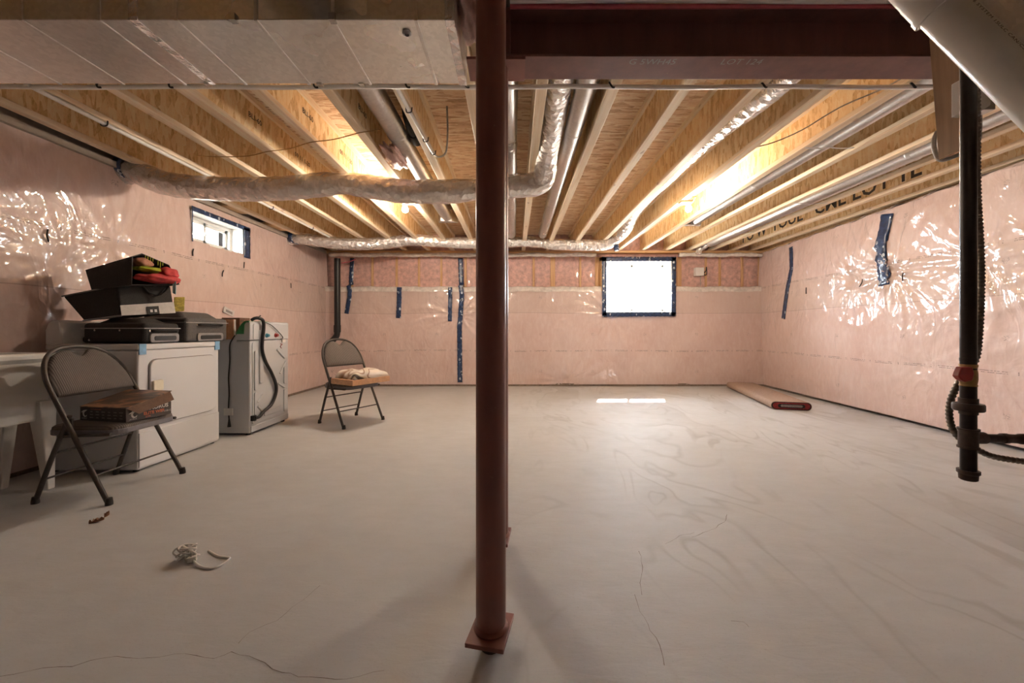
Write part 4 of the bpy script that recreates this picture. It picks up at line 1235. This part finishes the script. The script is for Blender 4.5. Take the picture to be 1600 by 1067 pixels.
# suitcases
def suitcase(name, lab, x0, x1, y0, y1, z0, z1, mat, hy0, hy1, rivets, bulge=0.0):
    t = thing(name, lab, 'suitcase', ((x0 + x1) / 2, (y0 + y1) / 2, z0), 0, 'suitcases on the dryer')
    MB().box(x0, x1, y0, y1, z0 + .004, z1).build('shell', mat, t, bevel=.028, bseg=4)
    if bulge:
        MB().hexa([(x0 + .05, y0 + .03, z1 - .01), (x1 - .05, y0 + .03, z1 - .01), (x1 - .05, y1 - .03, z1 - .01), (x0 + .05, y1 - .03, z1 - .01),
                   (x0 + .12, y0 + .08, z1 + bulge), (x1 - .12, y0 + .08, z1 + bulge), (x1 - .12, y1 - .08, z1 + bulge), (x0 + .12, y1 - .08, z1 + bulge)]).build('front_pocket', mat, t, bevel=.02, bseg=3)
    MB().box(x0 - .003, x1 + .003, y0 - .003, y1 + .003, z1 - .045, z1 - .037).build('zip_piping', 'grey_plastic', t, bevel=.002)
    # telescopic handle housing at the end facing the room
    zc = z0 + .045
    MB().prism(rrect(hy0, hy1, z0 + .008, z0 + .075, .02), 0, .012, frame((0, 1, 0), (0, 0, 1), (x1, 0, 0))).build('handle_housing', 'grey_plastic', t, bevel=.004)
    MB().prism(rrect(hy0 + .03, hy1 - .03, z0 + .022, z0 + .056, .012), .010, .016, frame((0, 1, 0), (0, 0, 1), (x1, 0, 0))).build('pull_handle', 'black_plastic', t)
    MB().tube([(x1 - .002, hy0 + .02, z1 - .06), (x1 + .022, hy0 + .04, z1 - .055), (x1 + .024, hy1 - .04, z1 - .055), (x1 - .002, hy1 - .02, z1 - .06)], .009, 8, True, 5).build('carry_handle', 'black_cloth', t, smooth=60)
    for yy in (hy0 + .005, hy1 - .005):
        MB().lathe([(.008, 0), (.008, .003), (.001, .006)], 12, frame((0, 1, 0), (0, 0, 1), (x1 + .001, yy, z1 - .06))).build('rivet', 'chrome', t, smooth=60)
    for (rx, rz) in rivets:
        MB().lathe([(.007, 0), (.007, .003), (.001, .006)], 12, frame((1, 0, 0), (0, 0, 1), (rx, y0 - .001, rz))).build('rivet', 'chrome', t, smooth=60)
    for yy in (y0 + .05, y1 - .05):
        MB().lathe([(.024, -.014), (.026, -.008), (.026, .008), (.024, .014)], 16, frame((1, 0, 0), (0, 0, 1), (x0 - .012, yy, z0 + .03))).build('wheel', 'black_plastic', t, smooth=50)
    return t
suitcase('suitcase', 'black flat suitcase lying at the laundry tub end of the dryer top', -3.115, -2.665, 2.765, 3.06, DTOP, 1.055, 'black_cloth', 2.80, 3.04, ((-3.02, 1.0), (-2.84, 1.0), (-3.06, .93)), .035)
suitcase('suitcase', 'bulging charcoal suitcase lying beside the washer console', -3.115, -2.65, 3.10, 3.55, DTOP, 1.105, 'grey_cloth', 3.20, 3.48, (), .05)

# shopping bag on the flat suitcase
A, B, C, D = P(97, 463, 2.76), P(183, 446, 2.80), P(190, 493, 2.80), P(130, 501, 2.76)
B2, C2 = P(267, 446, 3.10), P(274, 489, 3.10)
A2, D2 = A + (B2 - B) * .9, D + (C2 - C) * .9
t = thing('shopping_bag', 'black and white insulated shopping bag lying under the clothes bag', 'bag', tuple((A + C2) / 2 - Vector((0, 0, .11))))
t['_org'] = list(t.location)
MB().hexa([D, C, B, A, D2, C2, B2, A2]).build('bag_body', 'black_cloth', t, bevel=.012, bseg=3)
ex = Vector((.006, -.004, 0))
l0, l1 = C.lerp(B, .34), C2.lerp(B2, .40)
MB().hexa([C + ex, C2 + ex, l1 + ex, l0 + ex, C - ex * .5, C2 - ex * .5, l1 - ex * .5, l0 - ex * .5]).build('white_panel', 'light_cloth', t)
g0, g1, g2, g3 = C.lerp(C2, .45), C.lerp(C2, .68), l0.lerp(l1, .68), l0.lerp(l1, .45)
g2, g3 = g1.lerp(g2, .72), g0.lerp(g3, .72)
MB().hexa([q + ex * 1.5 for q in (g0, g1, g2, g3)] + [q for q in (g0, g1, g2, g3)]).build('logo_patch', 'black_plastic', t)
for k in (.25, .6):
    c0, c1 = g0.lerp(g1, k), g0.lerp(g1, k + .2)
    u0, u1 = (g3 - g0) * .25, (g3 - g0) * .6
    MB().hexa([c0 + u0 + ex * 2, c1 + u0 + ex * 2, c1 + u1 + ex * 2, c0 + u1 + ex * 2, c0 + u0, c1 + u0, c1 + u1, c0 + u1]).build('logo_mark', 'white_ink', t)
MB().tube([B, B2], .006, 8).build('rim_binding', 'light_cloth', t, smooth=60)
MB().tube([A, B], .006, 8).build('edge_piping', 'grey_plastic', t, smooth=60)
MB().tube([D, C], .007, 8).build('edge_piping', 'grey_plastic', t, smooth=60)
h0 = B.lerp(B2, .45) + Vector((.01, -.01, -.005)); h1 = B.lerp(B2, .95) + Vector((.01, -.01, -.005))
MB().tube([h0, h0.lerp(h1, .2) + Vector((.012, 0, -.05)), h0.lerp(h1, .5) + Vector((.015, 0, -.075)), h0.lerp(h1, .8) + Vector((.012, 0, -.04)), h1], .010, 8, True, 5, .4).build('strap', 'black_cloth', t, smooth=60)
a = P(272, 446, 3.05)
MB().hexa([a + Vector(v) for v in ((-.012, 0, -.06), (.012, 0, -.07), (.014, 0, .03), (-.012, 0, .035), (-.012, .004, -.06), (.012, .004, -.07), (.014, .004, .03), (-.012, .004, .035))]).build('swing_tag', 'cyan', t)

# open clothes bag on top
a, b, c, d = P(134.5, 422, 2.78), P(207, 401, 2.80), P(206, 445, 2.80), P(144, 453, 2.78)
tp = P(222, 396.5, 2.92)
b2, c2 = P(264, 414, 3.10), P(280, 444, 3.10)
a2, d2 = a + (b2 - b) * .9, d + (c2 - c) * .8 - Vector((0, 0, .02))
t = thing('clothes_bag', 'open black cloth bag full of clothes on top of the pile', 'bag', tuple(d))
m = MB()
m.v = [tuple(q) for q in (a, b, c, d, a2, b2, c2, d2, tp, a + (tp - b))]
m.f = [(0, 1, 2, 3), (7, 6, 5, 4), (3, 2, 6, 7), (0, 3, 7, 4), (0, 9, 8, 1), (9, 4, 5, 8), (0, 4, 9)]
m.build('bag_shell', 'black_cloth', t, solid=.008)
def lump(pts, rad, nm, mt, par, seed):
    bm = bmesh.new(); bmesh.ops.create_icosphere(bm, subdivisions=4, radius=1)
    m = MB(); c0 = Vector(pts)
    for v in bm.verts:
        q = v.co
        k = 1 + .14 * math.sin(q.x * 6 + seed) * math.cos(q.y * 5 + seed) + .06 * math.sin(q.z * 5 + q.x * 8 + seed)
        m.v.append(tuple(c0 + Vector((q.x * rad[0], q.y * rad[1], q.z * rad[2])) * k))
    m.f = [tuple(v.index for v in f.verts) for f in bm.faces]; bm.free()
    return m.build(nm, mt, par, smooth=180)
for nm, mt, pp, rr, sd, lab in (('garment', 'red_cloth', P(248, 436, 3.0), (.10, .15, .035), 1, 'coral red garment'), ('garment', 'red_cloth', P(262, 427, 3.06), (.06, .07, .045), 4, 'coral red garment'),
                                ('garment', 'lime_cloth', P(235, 422, 2.97), (.07, .12, .022), 2, 'lime yellow garment'), ('garment', 'peach_cloth', P(222, 411, 2.93), (.055, .06, .04), 3, 'peach garment')):
    o = lump(pp, rr, nm, mt, t, sd)
    o['label'] = lab
for k in range(7):
    f0 = .12 + .09 * k + (.1 if k > 3 else 0)
    q = tp.lerp(b2, f0)
    MB().tube([q + Vector((.006, -.006, -.002)), q + Vector((.010, -.012, -.028 - .012 * (k % 3)))], .0025, 6).build('lime_stripe', 'lime_cloth', t)
# small snack packet, cards and boxes behind
o = MB().hexa([P(271, 487, 3.24), P(288, 486, 3.30), P(289, 464, 3.30), P(272, 464, 3.24), P(271, 487, 3.28), P(288, 486, 3.34), P(289, 464, 3.34), P(272, 464, 3.28)]).build('snack_packet', 'packet', bevel=.006)
tag(o, 'small lime and orange packet standing on the bulging suitcase', 'packet')
u, z = wall_uv(355, 487, 'L')
sp = Vector(surf_left(u, z, .012))
Mx = frame((0, math.cos(-.3), math.sin(-.3)), (0, -math.sin(-.3), math.cos(-.3)), sp)
t = thing('card', 'small pale card stuck crooked on the poly above the washer', 'card', tuple(sp))
MB().box(-.085, .085, -.035, .035, -.003, .003, Mx).build('card_sheet', 'light_cloth', t)
MB().box(-.05, .055, -.014, .012, .003, .0045, Mx).build('print_line', 'grey_plastic', t)
t = thing('book', 'pale upright book with brown spine behind the suitcase', 'book', (-2.80, 3.62, .905))
MB().box(-2.83, -2.70, 3.69, 3.722, .912, 1.105).build('cover', 'kraft', t, bevel=.003)
MB().box(-2.825, -2.698, 3.695, 3.717, .914, 1.102).build('pages', 'light_cloth', t)
t = thing('small_box', 'dark brown box with a gold diamond standing on the washer', 'box', (-2.8, 3.8, .912))
MB().box(-2.90, -2.72, 3.80, 3.95, .912, 1.125).build('carton', 'kraft_dark', t, bevel=.004)
MB().prism([(0, .035), (.03, 0), (0, -.035), (-.03, 0)], 0, .002, frame((0, 1, 0), (0, 0, 1), (-2.72, 3.87, 1.07))).build('diamond_print', 'brass', t)

# ------------------------------------------------------------------ folding chairs
def make_chair(lab, loc, rz):
    t = thing('folding_chair', lab, 'chair', loc, rz, 'folding chairs')
    def bl(m, nm, mt, **kw): return m.build(nm, mt, kw.pop('par', t), local=True, **kw)
    def xl(z): return .222 - .53 * z                       # slope of the front leg and back tube
    r = .0125
    # back tube: front feet up over the arch, one bent pipe
    half = [(.243, .012), (.240, .25), (.236, .50), (.234, .66), (.226, .73), (.200, .80), (.155, .855), (.09, .888), (0, .898)]
    path = [(xl(z), -y, z) for y, z in half] + [(xl(z), y, z) for y, z in reversed(half[:-1])]
    bl(MB().tube(path, r, 12, True, 4), 'back_tube', 'chair_metal', smooth=60)
    for s in (-1, 1):
        bl(MB().tube([(-.222, s * .226, .012), (-.13, s * .224, .26), (-.03, s * .222, .505)], r, 12), 'leg', 'chair_metal', smooth=60)
        bl(MB().box(-.05, -.01, s * .222 - .006, s * .222 + .006, .41, .49), 'hinge_bracket', 'chair_metal', bevel=.003)
        bl(MB().lathe([(.018, 0), (.018, .012), (.014, .04)], 14, Matrix.Translation((.222, s * .243, 0))), 'foot_cap', 'rubber', smooth=50)
        bl(MB().lathe([(.018, 0), (.018, .012), (.014, .04)], 14, Matrix.Translation((-.222, s * .226, 0))), 'foot_cap', 'rubber', smooth=50)
        bl(MB().tube([(-.10, s * .215, .385), (.20, s * .212, .395)], .010, 8), 'seat_rail', 'chair_metal', smooth=60)
    for z in (.29, .14):
        xx = -.222 + .192 * z / .505
        bl(MB().tube([(xx, -.226, z), (xx, .226, z)], .006, 8), 'stretcher', 'chair_metal', smooth=60)
    bl(MB().tube([(xl(.165), -.243, .165), (xl(.165), .243, .165)], .006, 8), 'stretcher', 'chair_metal', smooth=60)
    # padded back with notch under the grip
    poly = [(.220, .612), (.224, .66), (.216, .72), (.192, .788), (.15, .842), (.094, .872), (.06, .873), (.03, .848), (0, .830)]
    poly = [(y, z) for y, z in poly] + [(-y, z) for y, z in reversed(poly[:-1])]
    nrm = Vector((1, 0, .53)).normalized()
    m = MB(); n = len(poly)
    cz = .73
    for k, (dx, sc) in enumerate(((-.016, .97), (-.010, 1.0), (.010, 1.0), (.020, .94), (.026, .7), (.027, .3))):
        for (y, z) in poly:
            zz = cz + (z - cz) * sc
            m.v.append((xl(zz) + nrm.x * dx, y * sc, zz + nrm.z * dx))
    for k in range(5):
        for i in range(n):
            m.f.append((k * n + i, k * n + (i + 1) % n, (k + 1) * n + (i + 1) % n, (k + 1) * n + i))
    m.f.append(tuple(range(n - 1, -1, -1))); m.f.append(tuple(5 * n + i for i in range(n)))
    bl(m, 'backrest', 'chair_cloth', smooth=50)
    # seat: rim pan and cushion
    seat = [(x, y) for x, y in rrect(-.20, .225, -.21, .21, .07, 5)]
    bl(MB().prism(seat, .385, .418), 'seat_pan', 'seat_rim', bevel=.005)
    m = MB(); n = len(seat)
    for z, sc in ((.416, .985), (.430, .98), (.440, .93), (.444, .7), (.444, .3)):
        for (x, y) in seat: m.v.append(((x - .012) * sc + .012, y * sc, z))
    for k in range(4):
        for i in range(n):
            m.f.append((k * n + i, k * n + (i + 1) % n, (k + 1) * n + (i + 1) % n, (k + 1) * n + i))
    m.f.append(tuple(4 * n + i for i in range(n)))
    bl(m, 'seat_cushion', 'chair_cloth', smooth=50)
    return t
ch1 = make_chair('dark padded folding chair beside dryer with open printed box on it', (-2.545, 2.443, 0), 0.0)
ch2 = copy_tree(ch1)
ch2.location = (-1.79, 4.208, 0); ch2.rotation_euler = (0, 0, math.radians(-31.5))
ch2['label'] = 'dark padded folding chair by far corner with tan slab and bag on it'

# printed box on the near chair
SZ = .4445
t = thing('motherboard_box', 'black printed product box with orange lettering and lifted lid on chair', 'box', (-2.49, 2.47, SZ))
bc = (-2.49, 2.47)
Mb = Matrix.Translation((bc[0], bc[1], SZ)) @ Matrix.Rotation(math.radians(-10), 4, 'Z')
BW, BD, BH = .175, .13, .082
MB().box(-BW, BW, -BD, BD, 0, BH, Mb).build('carton', 'box_dark', t, bevel=.002)
tilt = math.radians(14)
Ml = Mb @ Matrix.Translation((0, -BD, BH + .001)) @ Matrix.Rotation(tilt, 4, 'X')
lid = MB().box(-BW - .002, BW + .002, 0, 2 * BD + .01, 0, .004, Ml).build('lid', 'box_art', t)
Mf = Ml @ Matrix.Translation((BW, 0, 0)) @ Matrix.Rotation(math.radians(-62), 4, 'Y').inverted()
MB().hexa([Ml @ Vector(v) for v in ((BW, 0, .004), (BW, 2 * BD, .004), (BW + .03, 2 * BD - .01, -.05), (BW + .03, .04, -.05), (BW + .002, 0, 0), (BW + .002, 2 * BD, 0), (BW + .027, 2 * BD - .01, -.052), (BW + .027, .04, -.052))]).build('lid_flap', 'kraft_dark', lid)
R = Mb.to_3x3()
# side facing the room
def sidetext(s, size, along, z, mt, bold=0):
    loc = Mb @ Vector((BW + .0012, along, z))
    text_mesh(s, size, frame(R @ Vector((0, 1, 0)), (0, 0, 1), loc), 'lettering', mt, t, 1.0, bold)
sidetext('AORUS', .034, .055, .062, 'white_ink', .001)
sidetext('ELITE WIFI', .026, .025, .032, 'orange_ink', .001)
sidetext('+ USB-C', .016, .098, .026, 'white_ink')
sidetext('Z790', .014, -.01, .012, 'orange_ink')
def bird(Mx, s):
    MB().prism([(x * s, y * s) for x, y in ((-1, .2), (-.2, .75), (1, .9), (.45, .5), (.1, .3), (-.1, -.1), (.1, -.6), (.5, -.75), (.9, -.4), (.75, -.85), (.2, -1), (-.3, -.75), (-.5, -.2), (-.45, .15))], 0, .001, Mx).build('bird_emblem', 'white_ink', t)
bird(frame(R @ Vector((0, 1, 0)), (0, 0, 1), Mb @ Vector((BW + .0006, -.092, .042))), .024)
bird(frame(R @ Vector((1, 0, 0)), (0, 0, 1), Mb @ Vector((-.140, -BD - .0006, .046))), .024)
text_mesh('AORUS', .012, frame(R @ Vector((1, 0, 0)), (0, 0, 1), Mb @ Vector((-.140, -BD - .001, .014))), 'lettering', 'white_ink', t)
text_mesh('AORUS', .012, frame(R @ Vector((0, 1, 0)), (0, 0, 1), Mb @ Vector((BW + .001, -.092, .012))), 'lettering', 'white_ink', t)
text_mesh('MOTHERBOARD', .011, frame(R @ Vector((1, 0, 0)), (0, 0, 1), Mb @ Vector((-.05, -BD - .001, .071))), 'lettering', 'orange_ink', t)
for i in range(6):
    for j in range(3):
        w = .028 - .006 * ((i * 2 + j) % 3)
        x_ = -.085 + i * .045; z_ = .018 + j * .018
        MB().box(x_ - w / 2, x_ + w / 2, -BD - .001, -BD, z_, z_ + .005, Mb).build('print_line', 'grey_ink', t)
# far chair: tan slab and printed bag
rz = math.radians(-31.5)
Ms = Matrix.Translation((-1.640, 4.1045, SZ)) @ Matrix.Rotation(rz, 4, 'Z')
o = MB().box(-.178, .178, -.232, .232, 0, .056, Ms).build('flat_carton', 'kraft', bevel=.003)
tag(o, 'flat tan carton lying on the far folding chair', 'box')
m = MB()
nx, ny = 30, 34
for i in range(nx + 1):
    for j in range(ny + 1):
        u, v = 2 * i / nx - 1, 2 * j / ny - 1
        e = max(0, (1 - abs(u) ** 5) * (1 - abs(v) ** 5))
        h = .085 * e ** .35 * (1 + .12 * math.sin(u * 4 + v * 3) + .06 * math.sin(v * 8 + u * 5))
        wob = 1 + .05 * math.sin(v * 6 + 1) + .03 * math.sin(u * 9)
        m.v.append(tuple(Ms @ Vector((u * .165 * wob, v * .205 * wob + .01, .057 + max(0, h)))))
m.f = [(i * (ny + 1) + j, (i + 1) * (ny + 1) + j, (i + 1) * (ny + 1) + j + 1, i * (ny + 1) + j + 1) for i in range(nx) for j in range(ny)]
b_ = [i * (ny + 1) for i in range(nx + 1)] + [nx * (ny + 1) + j for j in range(1, ny + 1)] + [i * (ny + 1) + ny for i in range(nx - 1, -1, -1)] + [j for j in range(ny - 1, 0, -1)]
m.f.append(tuple(b_))
o = m.build('plastic_bag', 'printed_bag', smooth=180)
tag(o, 'folded white and brown printed plastic bag lying on the tan carton', 'bag')

# ------------------------------------------------------------------ rolled rug
ra, rb = Vector((3.46, 4.80, 0)), Vector((3.90, 6.62, 0))
t = thing('rolled_rug', 'beige rolled rug with red and black end lying along far corner', 'rug', tuple((ra + rb) / 2))
ax = (rb - ra).normalized(); sd = Vector((ax.y, -ax.x, 0))
def stadium(hw, hh, n=9):
    out = []
    for k in range(n + 1):
        a = -PI / 2 + PI * k / n; out.append((hw - hh + hh * math.cos(a), hh * math.sin(a)))
    for k in range(n + 1):
        a = PI / 2 + PI * k / n; out.append((-(hw - hh) + hh * math.cos(a), hh * math.sin(a)))
    return out
Lr = (rb - ra).length
for nm, mt, hw, hh, inset in (('outer_wrap', 'rug_back', .225, .052, .004), ('black_layer', 'rug_black', .219, .047, .001), ('red_layer', 'rug_red', .205, .038, -.002), ('black_core', 'rug_black', .15, .024, -.005), ('grey_core', 'rug_grey', .12, .014, -.008)):
    Mx = Matrix(((sd.x, 0, ax.x, ra.x), (sd.y, 0, ax.y, ra.y), (0, 1, 0, .053), (0, 0, 0, 1)))
    MB().prism(stadium(hw, hh), inset, Lr, Mx).build(nm, mt, t, smooth=40)
# pattern line on the far length of the roll
# ------------------------------------------------------------------ small things on the floor
t = thing('charging_cable', 'tangled white charging cable lying on the floor', 'cable', tuple(fl(310, 880)))
def cd(px, py, z): return fl(px, py, 0) + Vector((0, 0, z))
MB().tube([cd(326, 862, .004), cd(340, 870, .004), cd(352, 872, .004), cd(359, 874, .006), cd(352, 880, .004), cd(338, 888, .004), cd(322, 889, .004), cd(308, 884, .006), cd(299, 875, .012), cd(296, 868, .02)], .0048, 8, True, 6).build('loose_cord', 'white_plastic', t, smooth=60)
c0 = fl(292, 874)
kn = []
for k in range(46):
    a = k * .9
    kn.append(c0 + Vector((.034 * math.cos(a) * (1 + .3 * math.sin(k * .37)), .02 * math.sin(a * 1.3), .032 + .026 * math.sin(a * .7 + k * .11))))
MB().tube(kn, .0042, 7, True, 4).build('knot', 'white_plastic', t, smooth=60)
MB().box(-.016, .016, -.010, .010, 0, .022, Matrix.Translation(fl(300, 878) + Vector((0, 0, .002))) @ Matrix.Rotation(.5, 4, 'Z')).build('plug', 'white_plastic', t, bevel=.003)
def chip(px, py, L, W, H, rot, lab):
    m = MB()
    c = fl(px, py)
    n = 8
    for i in range(n + 1):
        s = i / n * 2 - 1
        w = W * (1 - .6 * abs(s) ** 2)
        for (a_, b_) in ((-w, 0), (-w, H * (1 + .5 * math.sin(i * 2))), (w, H * (.8 + .5 * math.cos(i * 3))), (w, 0)):
            q = Matrix.Rotation(rot, 3, 'Z') @ Vector((s * L, a_, 0))
            m.v.append((c.x + q.x, c.y + q.y, b_ + .004 * (s + 1)))
    for i in range(n):
        for k in range(4):
            m.f.append((4 * i + k, 4 * i + (k + 1) % 4, 4 * i + 4 + (k + 1) % 4, 4 * i + 4 + k))
    m.f += [(3, 2, 1, 0), tuple(4 * n + k for k in range(4))]
    return tag(m.build('wood_chip', 'wood_chip', smooth=60), lab, 'wood chip')
chip(151, 816, .028, .011, .014, .5, 'larger brown wood chip on the floor in front of chair')
chip(167, 807, .010, .007, .016, 1.2, 'tiny curled wood chip beside the larger chip')

# ------------------------------------------------------------------ outside the windows
t = thing('window_well', 'corrugated steel window well outside the far window', 'window well', (2.2, 7.9, 1.0))
m = MB(); nz = 28; na = 26
for i in range(na + 1):
    a = PI * i / na
    for j in range(nz + 1):
        z = .95 + .66 * j / nz
        r_ = .80 + .022 * math.sin(j / nz * 5 * 2 * PI)
        m.v.append((2.2 - r_ * 1.15 * math.cos(a), 7.42 + r_ * math.sin(a), z))
m.f = [(i * (nz + 1) + j, (i + 1) * (nz + 1) + j, (i + 1) * (nz + 1) + j + 1, i * (nz + 1) + j + 1) for i in range(na) for j in range(nz)]
m.build('corrugated_shell', 'galv_dull', t, smooth=180, solid=.004)
MB().box(1.2, 3.2, 7.43, 8.3, .90, .95).build('gravel_bed', 'soil', t)
t = thing('street_lamp', 'street lamp with arm seen through the far window', 'street lamp', (7.95, 30, 0))
MB().tube([(7.95, 30, 0), (7.95, 30, 4.65)], .10, 10).build('lamp_post', 'lamp_grey', t, smooth=60)
MB().tube([(7.95, 30, 4.62), (8.5, 30, 4.68)], .06, 8).build('lamp_arm', 'lamp_grey', t, smooth=60)
MB().box(8.4, 8.75, 29.9, 30.1, 4.62, 4.72).build('lamp_head', 'lamp_grey', t)
MB().tube([(2, 30.1, 4.34), (8, 30.1, 4.28), (16, 30.1, 4.24)], .05, 6).build('overhead_wire', 'lamp_grey', t)
t = thing('wooden_fence', 'pale upright board fence outside the small side window', 'fence', (-5.1, 5.6, 1.2))
for k in range(34):
    MB().box(-5.12, -5.10 + .012 * (k % 2), 3.9 + k * .16, 4.05 + k * .16, 1.2, 3.1).build('fence_board', 'fence', t)
MB().box(-5.17, -5.12, 3.9, 9.3, 2.6, 2.68).build('fence_rail', 'fence', t)
o = MB().box(-40, 60, 8.6, 80, -.3, .0).build('street_ground', 'soil')
structure(o, 'ground outside beyond the far window')
structure(MB().box(-9, -3.9, 2, 10, 1.0, 1.2).build('yard_ground', 'soil'), 'ground outside the small side window')

# ------------------------------------------------------------------ tidy
for o in bpy.data.objects:
    if '_org' in o: del o['_org']
